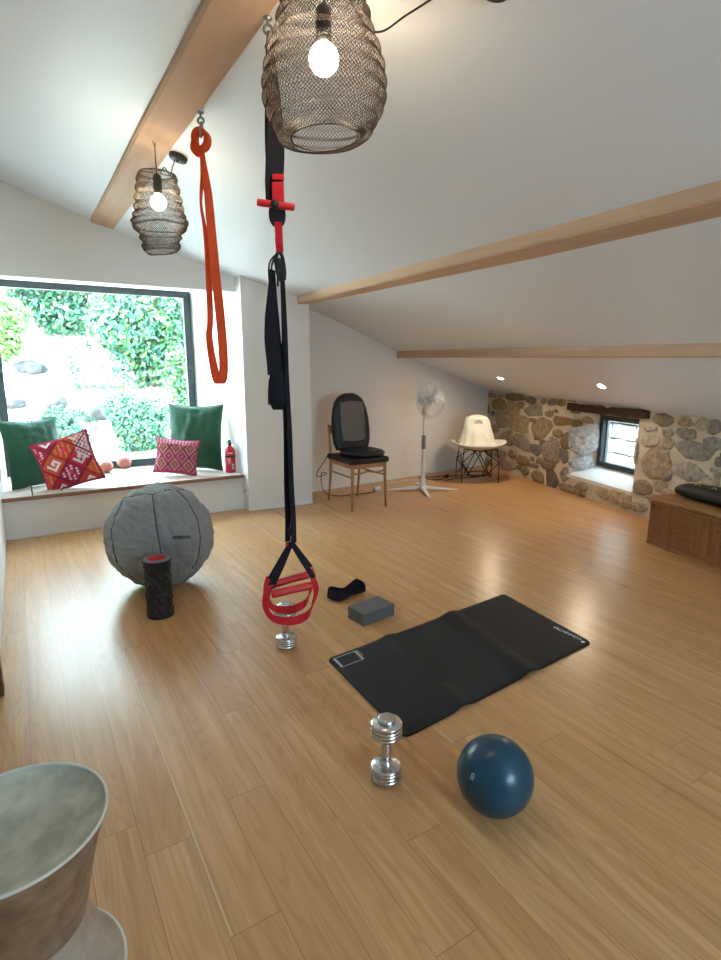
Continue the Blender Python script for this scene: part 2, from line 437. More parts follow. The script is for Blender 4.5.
# ---- beams
def beam(label,x0,x1,y0,y1,z0,zt,wob=.0,tl=0,far=None):
    n=14; m=MB(); rows=[]; near=(x0,x1)
    for i in range(n+1):
        y=lerp(y0,y1,i/n); w=wob*sin(i*1.7)
        if far: q=max(0,(y-1.2)/4.1); x0,x1=lerp(near[0],far[0],q),lerp(near[1],far[1],q)
        rows.append([(x0,y,zt(x0,y)+.05),(x0+w*.5,y,z0(y)+.010+tl),(x0+.012+w*.5,y,z0(y)+tl),(x1-.012+w,y,z0(y)),(x1+w,y,z0(y)+.012),(x1,y,zt(x1,y)+.05)])
    m.add([p for r in rows for p in r],[(j*6+i,(j+1)*6+i,(j+1)*6+i+1,j*6+i+1) for j in range(n) for i in range(5)],False)
    m.add(rows[0],[(0,1,2,3,4,5)],False); m.add(rows[-1],[(5,4,3,2,1,0)],False)
    o=m.build('ceiling_beam',M_beam); tag(o,label,'beam','pine ceiling beams'); struct(o); return o
beam('thick pine ceiling beam at top left with lamps and straps hung from it',.672,.86,-2.1,5.47,lambda y:2.608,zceil,.004,.035)
beam('knotty pine ceiling beam crossing the ceiling from the pillar to the right',2.345,2.69,-2.1,5.30,lambda y:2.072,zceil,.003,0,(2.485,2.617))
beam('thin low pine beam above the fan and the stone wall',4.15,4.23,.3,5.93,lambda y:lerp(1.502,1.565,(y-1)/5),zceil,.005)

# ---- stone wall on the right
P0=V((5.94,6.06,0)); D=V((-.2647,-.9643,0)); NI=V((-.9643,.2647,0))      # NI points into the room
def W(u,z,off=0.0): return P0+D*u+NI*off+V((0,0,z))
OU0,OU1,OZ0,OZ1=1.95,2.95,.20,.95; DEP=.32; WU0,WU1,WWZ0,WWZ1=2.07,2.76,.33,.92
def zt_wall(u): p=W(u,0); return 1.115-.0245*(6.16-p.y)+.03
m=MB(); du=.05; nU=int(8.9/du)
def mort(u,v): return .010*noise.noise(V((u*5,v*5,3)))+.006*noise.noise(V((u*14,v*14,8)))
for i in range(-6,nU):
    u0=i*du;u1=u0+du
    for j in range(23):
        v0=j*du; v1=v0+du
        if u0>OU0-.001 and u1<OU1+.001 and v0>OZ0-.001 and v1<OZ1+.001: continue
        m.add([W(u0,v0,mort(u0,v0)),W(u1,v0,mort(u1,v0)),W(u1,v1,mort(u1,v1)),W(u0,v1,mort(u0,v1))],[(0,3,2,1)],True)
# reveals of the little window
def rev(a,b_,c,d): m.add([a,b_,c,d],[(0,1,2,3)],False)
rev(W(OU0,OZ0,0),W(OU0,OZ1,0),W(WU0,WWZ1,-DEP),W(WU0,WWZ0,-DEP))
rev(W(OU1,OZ0,0),W(WU1,WWZ0,-DEP),W(WU1,WWZ1,-DEP),W(OU1,OZ1,0))
rev(W(OU0,OZ1,0),W(OU1,OZ1,0),W(WU1,WWZ1,-DEP),W(WU0,WWZ1,-DEP))
rev(W(OU0,OZ0,0),W(WU0,WWZ0,-DEP),W(WU1,WWZ0,-DEP),W(OU1,OZ0,0))
rev(W(-.3,-.1,-DEP-.02),W(WU0,-.1,-DEP-.02),W(WU0,1.6,-DEP-.02),W(-.3,1.6,-DEP-.02))
rev(W(WU1,-.1,-DEP-.02),W(8.9,-.1,-DEP-.02),W(8.9,1.6,-DEP-.02),W(WU1,1.6,-DEP-.02))
rev(W(WU0,WWZ1,-DEP-.02),W(WU1,WWZ1,-DEP-.02),W(WU1,1.6,-DEP-.02),W(WU0,1.6,-DEP-.02))
rev(W(WU0,-.1,-DEP-.02),W(WU1,-.1,-DEP-.02),W(WU1,WWZ0,-DEP-.02),W(WU0,WWZ0,-DEP-.02))
ST=[[0.041,1.048,0.12,0.006,-0.003,0.036],[0.303,1.044,0.113,0.006,-0.003,0.033],[0.688,1.051,0.213,0.011,-0.005,0.05],[1.07,1.022,0.108,0.006,-0.005,0.045],[0.254,0.928,0.193,0.012,-0.008,0.082],[0.628,0.894,0.166,0.012,-0.011,0.107],[-0.079,0.845,0.09,0.006,-0.007,0.074],[0.843,0.949,0.076,0.005,-0.004,0.042],[1.148,0.899,0.199,0.015,-0.009,0.079],[1.344,1.031,0.052,0.003,-0.004,0.039],[1.513,1.031,0.096,0.006,-0.005,0.04],[1.703,1.036,0.072,0.004,-0.004,0.037],[1.472,0.888,0.092,0.007,-0.005,0.042],[1.602,0.928,0.049,0.004,-0.003,0.025],[0.105,0.785,0.048,0.004,-0.003,0.034],[0.356,0.729,0.161,0.014,-0.012,0.123],[0.804,0.694,0.257,0.025,-0.011,0.106],[1.135,0.78,0.074,0.007,-0.003,0.027],[1.334,0.71,0.207,0.021,-0.014,0.124],[1.766,0.821,0.176,0.016,-0.007,0.06],[2.006,0.816,0.087,0.008,-0.005,0.038],[2.194,0.871,0.075,0.007,-0.004,0.033],[1.681,0.669,0.088,0.01,-0.006,0.048],[1.557,0.594,0.037,0.004,-0.003,0.022],[0.596,0.57,0.075,0.008,-0.003,0.025],[0.518,0.468,0.194,0.024,-0.009,0.087],[0.901,0.469,0.233,0.03,-0.009,0.089],[1.047,0.41,0.114,0.016,-0.006,0.055],[1.257,0.411,0.119,0.017,-0.008,0.074],[1.392,0.511,0.07,0.009,-0.005,0.042],[1.558,0.429,0.164,0.024,-0.016,0.137],[1.26,0.558,0.072,0.009,-0.003,0.023],[1.865,0.602,0.113,0.014,-0.01,0.087],[1.823,0.418,0.092,0.014,-0.01,0.088],[0.359,0.231,0.213,0.032,-0.006,0.06],[0.691,0.28,0.084,0.012,-0.005,0.052],[0.968,0.22,0.152,0.024,-0.006,0.061],[0.577,0.109,0.203,0.034,-0.008,0.076],[1.178,0.275,0.041,0.006,-0.003,0.03],[1.339,0.275,0.075,0.012,-0.004,0.038],[1.213,0.196,0.096,0.016,-0.003,0.028],[1.527,0.247,0.126,0.021,-0.006,0.052],[1.043,0.086,0.093,0.017,-0.006,0.053],[1.332,0.073,0.128,0.024,-0.009,0.08],[1.631,0.088,0.131,0.026,-0.013,0.112],[1.866,0.194,0.095,0.018,-0.01,0.084],[1.929,0.055,0.15,0.031,-0.006,0.049],[0.012,0.027,0.172,0.029,-0.006,0.063],[0.07,0.213,0.122,0.018,-0.005,0.049],[0.885,0.115,0.06,0.01,-0.003,0.032],[2.193,0.12,0.104,0.022,-0.005,0.042],[2.195,0.033,0.056,0.012,-0.005,0.038],[0.231,0.578,0.093,0.01,-0.005,0.048],[1.915,1.079,0.059,0.003,-0.002,0.021],[0.04,0.534,0.122,0.013,-0.007,0.074],[-0.176,0.663,0.102,0.009,-0.007,0.075],[-0.157,0.462,0.102,0.012,-0.007,0.075],[1.975,0.95,0.073,0.005,-0.002,0.021],[3.235,0.967,0.119,0.011,-0.007,0.054],[3.501,0.976,0.095,0.009,-0.006,0.045],[3.677,0.976,0.069,0.007,-0.008,0.056],[3.794,0.959,0.07,0.007,-0.01,0.065],[3.146,0.877,0.035,0.004,-0.002,0.017],[3.308,0.86,0.075,0.008,-0.005,0.037],[3.51,0.875,0.108,0.012,-0.007,0.048],[3.111,0.761,0.111,0.014,-0.007,0.052],[3.327,0.761,0.066,0.009,-0.008,0.059],[3.61,0.735,0.204,0.029,-0.011,0.08],[3.314,0.672,0.034,0.005,-0.003,0.022],[3.79,0.822,0.093,0.012,-0.008,0.052],[3.212,0.549,0.174,0.029,-0.019,0.142],[3.602,0.54,0.175,0.032,-0.011,0.081],[3.829,0.603,0.039,0.007,-0.003,0.017],[3.868,0.559,0.038,0.007,-0.005,0.035],[3.875,0.674,0.038,0.006,-0.006,0.041],[3.372,0.466,0.033,0.006,-0.005,0.038],[3.065,0.865,0.041,0.004,-0.003,0.021],[3.935,0.946,0.066,0.007,-0.008,0.054],[3.984,0.816,0.079,0.011,-0.009,0.06],[3.989,0.679,0.072,0.012,-0.008,0.054],[3.077,0.298,0.116,0.024,-0.01,0.072],[3.289,0.358,0.077,0.016,-0.008,0.055],[2.519,0.108,0.088,0.019,-0.007,0.058],[2.769,0.127,0.172,0.039,-0.009,0.069],[3.031,0.084,0.139,0.034,-0.006,0.046],[3.811,0.495,0.078,0.016,-0.005,0.037],[3.228,0.215,0.079,0.018,-0.006,0.041],[2.896,0.069,0.089,0.022,-0.005,0.037],[4.021,0.55,0.099,0.019,-0.01,0.067],[3.968,0.706,0.086,0.014,-0.01,0.067],[4.098,0.429,0.11,0.025,-0.01,0.066],[3.419,0.275,0.109,0.025,-0.009,0.061],[3.66,0.375,0.115,0.025,-0.007,0.052]]
rs=random.Random(5)
# more of the same wall beyond the right edge of the picture
for k in range(900):
    u=rs.uniform(4.2,8.6); v=rs.uniform(.06,.97); s=rs.uniform(.05,.17)*(1 if k<300 else .6)
    if all(((u-t[0])/(s+t[2]))**2+((v-t[1])/(s*.6+t[5]))**2>1.05 for t in ST): ST.append([u,v,s,rs.uniform(-.02,.02),rs.uniform(-.01,.01),s*rs.uniform(.5,.75)])
def stone(base,cu,cv,h,col,seed,MBm):
    """one rough stone: base(i)-> rim points in (u,v); bulges h out of the mortar"""
    rr=random.Random(seed); nk=22; ph=rr.uniform(0,6); vs=[]; fs=[]; cols=[]
    k1,k2,k3=rr.uniform(.04,.12),rr.uniform(.03,.08),rr.uniform(.02,.06); p1,p2,p3=[rr.uniform(0,6.28) for _ in range(3)]
    rim=[]; nc_=rr.randint(5,7); cor=[]; off=rr.uniform(0,6.28)
    for q in range(nc_):
        a=off+2*pi*(q+rr.uniform(-.28,.28))/nc_; ca,sa=cos(a),sin(a); e=(abs(ca)**3.2+abs(sa)**3.2)**(-1/3.2)*rr.uniform(1.0,1.24); cor.append((e*ca,e*sa))
    for k in range(nk):          # rounded polygon through the corners
        q=k/nk*nc_; i0=int(q); f=q-i0; A1=cor[i0%nc_]; B1=cor[(i0+1)%nc_]; f=f*f*(3-2*f)*.35+f*.65
        x=lerp(A1[0],B1[0],f); y=lerp(A1[1],B1[1],f); bl=1+.035*sin(pi*f)+k3*.6*sin(k*2.3+p3)
        if f<.10 or f>.90: bl*=.955
        rim.append((x*bl,y*bl))
    tx,ty=rr.uniform(-.3,.3),rr.uniform(-.3,.3)
    for ri,(sc,hh) in enumerate(((1.0,-.012),(.965,.5),(.90,.88),(.6,1.0),(.3,1.02))):
        for k in range(nk):
            x,y=rim[k][0]*sc,rim[k][1]*sc
            jit=.16*noise.noise(V((x*2+seed,y*2,ri*.7)))
            hgt=-.012 if ri==0 else h*(hh+jit+.18*(tx*x+ty*y))
            vs.append(base(x,y,hgt))
    vs.append(base(0,0,h*1.03)); c=len(vs)-1
    for ri in range(4):
        for k in range(nk):
            k2=(k+1)%nk; fs.append((ri*nk+k,ri*nk+k2,(ri+1)*nk+k2,(ri+1)*nk+k))
    for k in range(nk): fs.append((4*nk+k,4*nk+(k+1)%nk,c))
    MBm.c=col; MBm.add(vs,fs,True)
m.m=1
def stcol(u,rr):
    t=min(1,max(0,(u-2.2)/1.2)); a=(.335,.255,.165); b_=(.43,.375,.295)
    k=rr.uniform(.55,1.15); w=rr.uniform(-.03,.045)
    return tuple(max(.02,(lerp(a[i],b_[i],t))*k+(w if i==0 else -w if i==2 else 0)) for i in range(3))
for idx,(u,v,ax,ay,bx,by) in enumerate(ST):
    rr=random.Random(idx*7+1)
    def base(x,y,h,u=u,v=v,ax=ax,ay=ay,bx=bx,by=by): return W(u+x*ax*1.03+y*bx,max(.0,v+x*ay*.3+y*by*1.04),h)
    # mirrored u so that outward normals face the room
    base2=lambda x,y,h: base(-x,y,h)
    stone(base2,u,v,rr.uniform(.010,.024),stcol(u,rr),idx,m)
# rounded boulders bedded in the left and right reveals
def revbase(side,o0,zc_,so,sz):
    def f(x,y,h):
        off=o0+x*so*(1 if side==0 else -1); t=off/DEP
        ue=lerp(OU0,WU0,t) if side==0 else lerp(OU1,WU1,t)
        return W(ue+(h if side==0 else -h),zc_+y*sz,-off)
    return f
stone(revbase(0,.13,.66,.145,.20),0,0,.05,(.44,.43,.42),901,m)
stone(revbase(0,.12,.36,.13,.09),0,0,.035,(.42,.41,.40),902,m)
stone(revbase(1,.10,.62,.11,.20),0,0,.03,(.36,.33,.28),903,m)
o=m.build('wall_right',[M_mortar,M_stone],colattr=True); struct(o)
# sill slab
m=MB(); t=.012
m.add([W(OU0-.03,OZ0+.02,.012),W(OU1,OZ0+.02,.012),W(WU1,WWZ0+.004,-DEP+.03),W(WU0,WWZ0+.004,-DEP+.03),
       W(OU0-.03,OZ0-.02,.012),W(OU1,OZ0-.02,.012),W(WU1,WWZ0-.03,-DEP+.03),W(WU0,WWZ0-.03,-DEP+.03)],[(0,1,2,3),(4,7,6,5),(0,4,5,1),(1,5,6,2),(3,7,4,0)],False)
o=m.build('trim_2',mat('white_sill_plaster',(.72,.70,.67),.6)); struct(o)
# lintel
m=MB(); n=26; rows=[]
for i in range(n+1):
    u=lerp(1.86,3.08,i/n); a=.010*noise.noise(V((u*7,1,2)))+.006*noise.noise(V((u*20,4,2))); b_=.010*noise.noise(V((u*6,9,2)))
    z0=.958+b_; z1=1.045+a-(.02 if .44<i/n<.56 else 0)*abs(sin(i*2.1)); f=.03+.006*noise.noise(V((u*9,5,7)))
    rows.append([W(u,z0,-.12),W(u,z0,f),W(u,z0+.012,f+.008),W(u,z1-.012,f+.006),W(u,z1,f-.004),W(u,z1,-.12)])
m.add([p for r in rows for p in r],[(j*6+i,j*6+i+1,(j+1)*6+i+1,(j+1)*6+i) for j in range(n) for i in range(5)],False)
m.add(rows[0],[(5,4,3,2,1,0)],False); m.add(rows[-1],[(0,1,2,3,4,5)],False)
o=m.build('wooden_lintel',M_lintel); tag(o,'rough dark wooden lintel over the small window in the stone wall','lintel'); struct(o)

# ---- windows
def window(name,org,ux,uz,w,h,ft,depth,parts=None):
    """org = lower left corner on the room side, ux along, uz up"""
    un=ux.cross(uz); t=thing(name,'','',org); del t['label']; del t['category']; struct(t)
    M=frameM((0,0,0),ux,un,uz); m=MB()
    for c,d in (((w/2,depth/2,ft/2),(w,depth,ft)),((w/2,depth/2,h-ft/2),(w,depth,ft)),((ft/2,depth/2,h/2),(ft,depth,h-2*ft)),((w-ft/2,depth/2,h/2),(ft,depth,h-2*ft))):
        m.box(c,d,.004,M)
    m.build('window_frame',M_frame,t)
    MB().box((w/2,depth*.6,h/2),(w-2*ft+.01,.006,h-2*ft+.01),0,M).build('window_pane',M_glass,t)
    return t
w1=window('window_1',(WX0,WY,WZ0),V((1,0,0)),V((0,0,1)),WX1-WX0,WZ1-WZ0,.072,.07)
o=MB().box((WX1-WX0+.005,-.015,WZ1-WZ0-.045),(.035,.03,.055),.004).build('hinge_block',M_black,w1)
w2=window('window_2',W(WU0,WWZ0,-DEP),D.copy(),V((0,0,1)),WU1-WU0,WWZ1-WWZ0,.058,.06)
m=MB(); m.box((.058+.012,.0,(WWZ1-WWZ0)/2),(.024,.03,WWZ1-WWZ0-.12),.003,frameM((0,0,0),D,D.cross(V((0,0,1))),V((0,0,1))))
m.build('sash_edge',mat('grey_seal',(.10,.13,.14),.4),w2)
w3=window('added_fill_window',(RX1,-2.1,RZ0),V((-1,0,0)),V((0,0,1)),RX1-RX0,RZ1-RZ0,.07,.07)  # unseen window added behind the camera to fill the room with daylight
# window seat: separate boards on the low wall
ws=thing('window_seat','low white window seat topped with weathered boards under the big window','window seat',(0,0,0)); 
bx=[-.21,.02,.25,.60,.738,1.207,1.55,1.895]
for i,(a,b_) in enumerate(zip(bx,bx[1:])):
    x1a=b_-.009; fa=lambda x,y: x
    m=MB(); 
    xr=lambda y: min(b_-.009, 1.9-.03*(y-5.46) if y<6.02 else 1.86-.245*(y-6.02))
    m.add([(a+.001,5.415,.338),(xr(5.4),5.415,.338),(min(xr(6.02),xr(6.5)) if i<6 else xr(6.02),6.02,.338),(xr(6.53),6.53,.338),(a+.001,6.53,.338),
           (a+.001,5.415,.368),(xr(5.4),5.415,.368),(min(xr(6.02),xr(6.5)) if i<6 else xr(6.02),6.02,.368),(xr(6.53),6.53,.368),(a+.001,6.53,.368)],
          [(5,6,7,8,9),(4,3,2,1,0),(1,2,7,6),(2,3,8,7),(3,4,9,8),(4,0,5,9)],False)
    m.build('seat_board',M_board,ws)
m=MB().box((.845,5.407,.353),(2.11,.016,.034),.004); m.build('front_edge',M_boardedge,ws)
struct(ws)

# ---- downlights in the low ceiling
def downlight(x,y,label):
    z=zceil(x,y); e=.02
    nx=-(zceil(x+e,y)-zceil(x-e,y))/(2*e); ny=-(zceil(x,y+e)-zceil(x,y-e))/(2*e)
    N_=V((nx,ny,1)).normalized()*-1
    t=thing('ceiling_downlight',label,'downlight',(x,y,z),group='ceiling downlights'); t.rotation_euler=N_.to_track_quat('Z','Y').to_euler()
    MB().lathe([(.050,-.005),(.050,.004),(.044,.010),(.036,.008),(.036,-.005)],28,cap=False).build('trim_ring',M_whiteplastic,t)
    MB().lathe([(0,.0045),(.036,.0045)],28,cap=False).build('lens',M_lens,t)
    return t
downlight(5.0,4.94,'small round downlight in the low ceiling, nearer the fan wall')
downlight(4.80,3.41,'small round downlight in the low ceiling above the dark lintel')
DL=[(4.5,1.7),(4.2,-.1)]

# ---- wall sockets
def socket(label,org,ux,un):
    t=thing('wall_socket',label,'socket',org,group='wall sockets'); M=frameM((0,0,0),ux,un,V((0,0,1)))
    MB().box((0,.004,0),(.075,.010,.078),.004,M).build('face_plate',M_kettle,t)
    MB().lathe([(0,.0005),(.018,.0005),(.020,.004)],20,M@Matrix.Translation((0,.0095,0))@Matrix.Rotation(-pi/2,4,'X'),cap=False).build('socket_recess',mat('socket_grey',(.35,.35,.34),.5),t)
    return t
socket('white wall socket low on the side of the pillar by the window seat',(1.906,5.385,.20),V((0,-1,0)),V((-1,0,0)))
socket('wall socket low on the wall behind the cream chair',(5.35,fw(5.35)-.002,.24),V((.9946,.1033,0)),V((.1033,-.9946,0)))
# ------------------------------------------------------------------ things hung from the beam
RT=V((.8536,-.5210,0)); DP=V((.5210,.8536,0)); UP=V((0,0,1))
def hook(label,org):
    t=thing('eye_hook',label,'hook',org,group='steel hooks in the big beam')
    m=MB(); m.lathe([(0,.001),(.016,.001),(.016,-.003),(.006,-.006),(.004,-.02)],16)
    m.tube([(.014*cos(a)*RT.x,.014*cos(a)*RT.y,-.034+.014*sin(a)) for a in [2*pi*k/20 for k in range(20)]],.005,8,True); m.build('screw_eye',M_steel,t)
    m=MB(); pts=[]
    for k in range(24):
        a=2*pi*k/24; pts.append(DP*(.014*cos(a))+RT*(.004*sin(a))+V((0,0,-.072+.030*sin(a))))
    m.tube(pts,.0062,8,True); m.build('link',M_steel,t); return t
hook('steel eye hook carrying the black and red suspension straps',(.853,2.00,2.606))
hook('steel eye hook carrying the orange band',(.857,2.83,2.606))

# --- orange resistance band
O=V((.857,2.83,2.606))
t=thing('resistance_band','orange loop resistance band hanging from a hook in the beam','resistance band',O)
def R2(s,z,d=0): return RT*s+DP*d+V((0,0,z))
ctl=[ (-.006,-.155,0,.016,90),(-.004,-.26,0,.015,70),(-.022,-.38,.01,.012,85),(-.010,-.50,.01,.016,75),(-.004,-.62,.01,.019,68),(-.004,-.78,.01,.020,66),(-.007,-.93,.01,.021,66),(-.014,-1.01,.0,.022,62),(-.002,-1.13,.0,.022,50),
      (.016,-1.215,-.01,.022,30),(.030,-1.238,-.01,.022,10),(.048,-1.21,-.01,.022,12),(.055,-1.11,-.01,.022,8),(.050,-.93,-.01,.022,8),(.037,-.72,-.01,.022,12),(.026,-.50,-.01,.021,18),(.018,-.34,-.005,.019,30),(.004,-.22,-.004,.016,50),(.000,-.155,-.003,.015,80)]
pts=smoothpath([R2(a,b_,c) for a,b_,c,_,_ in ctl],5); wd=[]
n=len(ctl)
for i in range(len(pts)):
    q=min(i/5,n-1.0001); k=int(q); f=q-k
    h=lerp(ctl[k][3],ctl[k+1][3],f); a=radians(lerp(ctl[k][4],ctl[k+1][4],f))
    wd.append(RT*(h*cos(a))+DP*(h*sin(a)))
MB().ribbon(pts,wd,.0045).build('band_loop',M_orange,t)
m=MB(); pts=[];wd=[]
for k in range(26):   # cow hitch through the link
    a=2*pi*k/26; pts.append(R2(.030*cos(a)-.002,-.115+.040*sin(a),.004*sin(2*a))); wd.append(DP*.020+RT*.004)
m.ribbon(pts,wd,.020,True)
m.ribbon(smoothpath([R2(-.040,-.125,-.026),R2(-.036,-.155,-.030),R2(-.006,-.178,-.026),R2(.022,-.150,-.024)],5),[RT*.006+V((0,0,.020))]*16,.008)
m.build('hitch_knot',M_orange,t)

# --- suspension trainer
O=V((.853,2.00,2.606)); t=thing('suspension_trainer','black suspension trainer with red crossbar and red handles hanging from the beam','suspension trainer',O)
def S(s,z,d=0): return RT*s+DP*d+V((0,0,z-2.606))
# anchor strap: doubled webbing
m=MB()
z0,z1=2.51,2.02
for sgn,dd in ((-1,.012),(1,-.006)):
    p=[];w=[]
    for k in range(14):
        f=k/13; z=lerp(z0,z1,f); wdt=.014+.022*min(1,f*1.5)
        p.append(S(.004+sgn*.011*sin(pi*min(1,f*1.2))*(1 if sgn>0 else .7)+.004*f,z,dd)); w.append(RT*wdt*(.75 if sgn<0 else .9)+DP*.006*sgn)
    m.ribbon(p,w,.003)
p=[S(.004+.014*cos(a),2.515+.012*sin(a),0) for a in [pi*k/8 for k in range(9)]]
m.ribbon(p,[DP*.012]*9,.004)
m.build('anchor_strap',M_blackcloth,t)
m=MB(); m.box((0,0,0),(.042,.010,.080),.003,frameM(S(.022,2.050,-.022),RT,DP,UP)); m.box((0,0,0),(.040,.011,.018),.002,frameM(S(.024,2.106,-.022),RT,DP,UP)); m.build('red_tag',M_red,t)['label']='red fabric tag'
m=MB(); ax=(RT+V((0,0,-.13))).normalized(); ay=DP; az=ax.cross(ay)
Mx=frameM(S(.014,2.013,-.030),az,ay,ax)
m.lathe([(0,-.067),(.011,-.066),(.0125,-.06),(.0125,.06),(.011,.066),(0,.067)],18,Mx); m.build('crossbar',M_redplastic,t)['label']='red crossbar'
m=MB(); m.lathe([(0,.012),(.014,.010),(.016,0),(.014,-.010),(0,-.012)],16,frameM(S(.012,2.013,-.036),RT,UP,-DP)); m.build('crossbar_hub',M_blackrub,t)
m=MB()   # black teardrop pad under the crossbar
vs=[];
for k in range(24):
    a=2*pi*k/24; vs.append((.030*sin(a),.052*cos(a)*(1.0 if cos(a)>0 else 1.0)-.012*abs(sin(a))))
for d in (-.007,.007):
    m.add([S(.014+x,2.000+y,d) for x,y in vs],[list(range(24)) if d<0 else list(range(24))[::-1]],False)
m.f+= [[k,(k+1)%24,24+(k+1)%24,24+k] for k in range(24)]; m.sm+=[True]*24; m.mi+=[0]*24
m.build('strap_pad',M_blackrub,t)
m=MB(); m.ribbon([S(.017,1.962,-.004),S(.020,1.86,-.004)],[RT*.013]*2,.012); m.box((0,0,0),(.026,.016,.03),.003,frameM(S(.018,1.90,-.006),RT,DP,UP)); m.build('red_link',M_red,t)['label']='red webbing link'
m=MB(); pts=smoothpath([S(.012,1.86),S(.006,1.83),S(.008,1.79),S(.020,1.765),S(.034,1.775),S(.034,1.81),S(.026,1.85)],5,True)
m.tube(pts,.0065,8,True); m.box((0,0,0),(.030,.018,.08),.007,frameM(S(.018,1.80),(RT+UP*.25).normalized(),DP,(UP-RT*.25).normalized())); m.tube([S(.012,1.80,-.01),S(.010,1.74,-.012)],.004,6); m.build('locking_clip',M_blackrub,t)
m=MB()
for dx in (0,.010):
    m.tube(smoothpath([S(.014+dx*.5,1.862,.006),S(-.018+dx,1.83,.008),S(-.024+dx,1.78,.006),S(-.016+dx,1.70,.004)],6),.0035,7)
m.build('clip_cord',M_cord,t)
# loose strap rolled up on the left
m=MB(); ctl=[(-.012,1.80,.003),(-.013,1.76,.006),(-.016,1.69,.014),(-.018,1.63,.021),(-.018,1.56,.025),(-.014,1.51,.027),(-.008,1.46,.029),(-.006,1.42,.030)]
for dd in (-.006,.004,.012):
    p=smoothpath([S(a+dd*.4,z,dd) for a,z,_ in ctl],4); w=[]
    for i in range(len(p)):
        q=min(i/4,len(ctl)-1.001);k=int(q); w.append(RT*lerp(ctl[k][2],ctl[k+1][2],q-k)+DP*.006)
    m.ribbon(p,w,.004)
m.build('spare_strap',M_blackcloth,t)
m=MB()
prof=[]
for j in range(9):
    z=lerp(1.43,1.295,j/8); hw=(.026,.029,.031,.032,.034,.035,.035,.032,.020)[j]; th=(.014,.017,.019,.021,.023,.024,.024,.02,.010)[j]
    prof.append([S(-.005+hw*cos(a)*(1 if abs(cos(a))<.9 else .96),z-.006*(1 if j==8 else 0),th*sin(a)) for a in [2*pi*k/20 for k in range(20)]])
m.add([q for r in prof for q in r],[(j*20+k,j*20+(k+1)%20,(j+1)*20+(k+1)%20,(j+1)*20+k) for j in range(8) for k in range(20)]+[list(range(20))[::-1],list(range(160,180))],True)
m.ribbon([S(-.022,1.405,-.026),S(-.026,1.36,-.028),S(-.028,1.31,-.024)],[RT*.010]*3,.004)
m.build('strap_bundle',M_blackcloth,t)
# the two long straps down to the handles
for (sx,dd,nm) in ((-.014,.010,0),(.013,-.010,1)):
    m=MB(); zz=[1.790,1.6,1.4,1.2,1.0,.85,.755]; p=[];w=[]
    for i,z in enumerate(zz):
        f=(1.790-z)/1.035; p.append(S(.026+sx*f+.006*f+(.002 if i%2 else 0),z,dd*f)); w.append(RT*(.0065+.0035*f)+DP*.006)
    m.ribbon(smoothpath(p,3),[lerp(w[min(len(w)-1,i//3)],w[min(len(w)-1,i//3+1)],(i%3)/3) for i in range(3*(len(zz)-1)+1)],.0025); m.build('long_strap',M_blackcloth,t)
m=MB(); m.box((0,0,0),(.018,.02,.03),.003,frameM(S(.030,.80,0),RT,DP,UP)); m.build('strap_buckle',M_black,t)
m=MB(); m.box((0,0,0),(.010,.006,.016),.001,frameM(S(.018,.752,-.016),RT,DP,UP)); m.build('strap_tab',M_red,t)['label']='small red tab'
# handles: black web triangle, red sleeve, grip and foot loop
for (cs,dd,tw,sc) in ((.040,-.055,.0,1.0),(.022,.055,.12,1.0)):
    ax=(RT*cos(.35+tw)+DP*sin(.35+tw)); ay=ax.cross(UP)*-1
    top=S(.034,.755,dd*.15); c0=S(cs,.0,dd)
    def H(s,z): return V((c0.x,c0.y,z-2.606))+ax*s
    hd=MB()
    for sg in (-1,1):
        a_=H(sg*.090,.60+sg*.012); wv_=(RT*.015+DP*.006) if sg<0 else (RT*.006+DP*.014); hd.ribbon([top,lerp(top,a_,.5)+V((0,0,-.002)),a_],[wv_*.75,wv_,wv_*1.05],.003)
    wb=hd.build('handle_webbing',M_blackcloth,t)
    m=MB(); p=smoothpath([H(-.090,.605),H(-.106,.56),H(-.108,.51),H(-.080,.462),H(-.02,.440),H(.03,.442),H(.068,.462),H(.090,.515),H(.100,.56),H(.090,.605)],5)
    wl=[(RT*.017+DP*.006),(RT*.012+DP*.012),(DP*.015+RT*.006),(DP*.016+UP*.006),(DP*.014+UP*.011),(DP*.012+UP*.015),(DP*.016+UP*.010),(DP*.015+RT*.006),(DP*.014+RT*.008),(DP*.014+RT*.006)]
    m.ribbon(p,[lerp(wl[min(8,i//5)],wl[min(8,i//5)+1],(i-5*min(8,i//5))/5) for i in range(len(p))],.004); m.build('foot_loop',M_red,t)['label']='red padded foot loop'
    m=MB(); g0=H(-.084,.566); g1=H(.084,.582); az=(g1-g0).normalized(); L_=(g1-g0).length; a2=az.orthogonal().normalized(); b2=az.cross(a2)
    m.lathe([(0,0),(.014,0),(.0165,.004),(.017,.02),(.0155,L_/2),(.017,L_-.02),(.0165,L_-.004),(.014,L_),(0,L_)],18,frameM(g0,a2,b2,az)); m.build('handle_grip',M_redplastic,t)['label']='red hand grip'

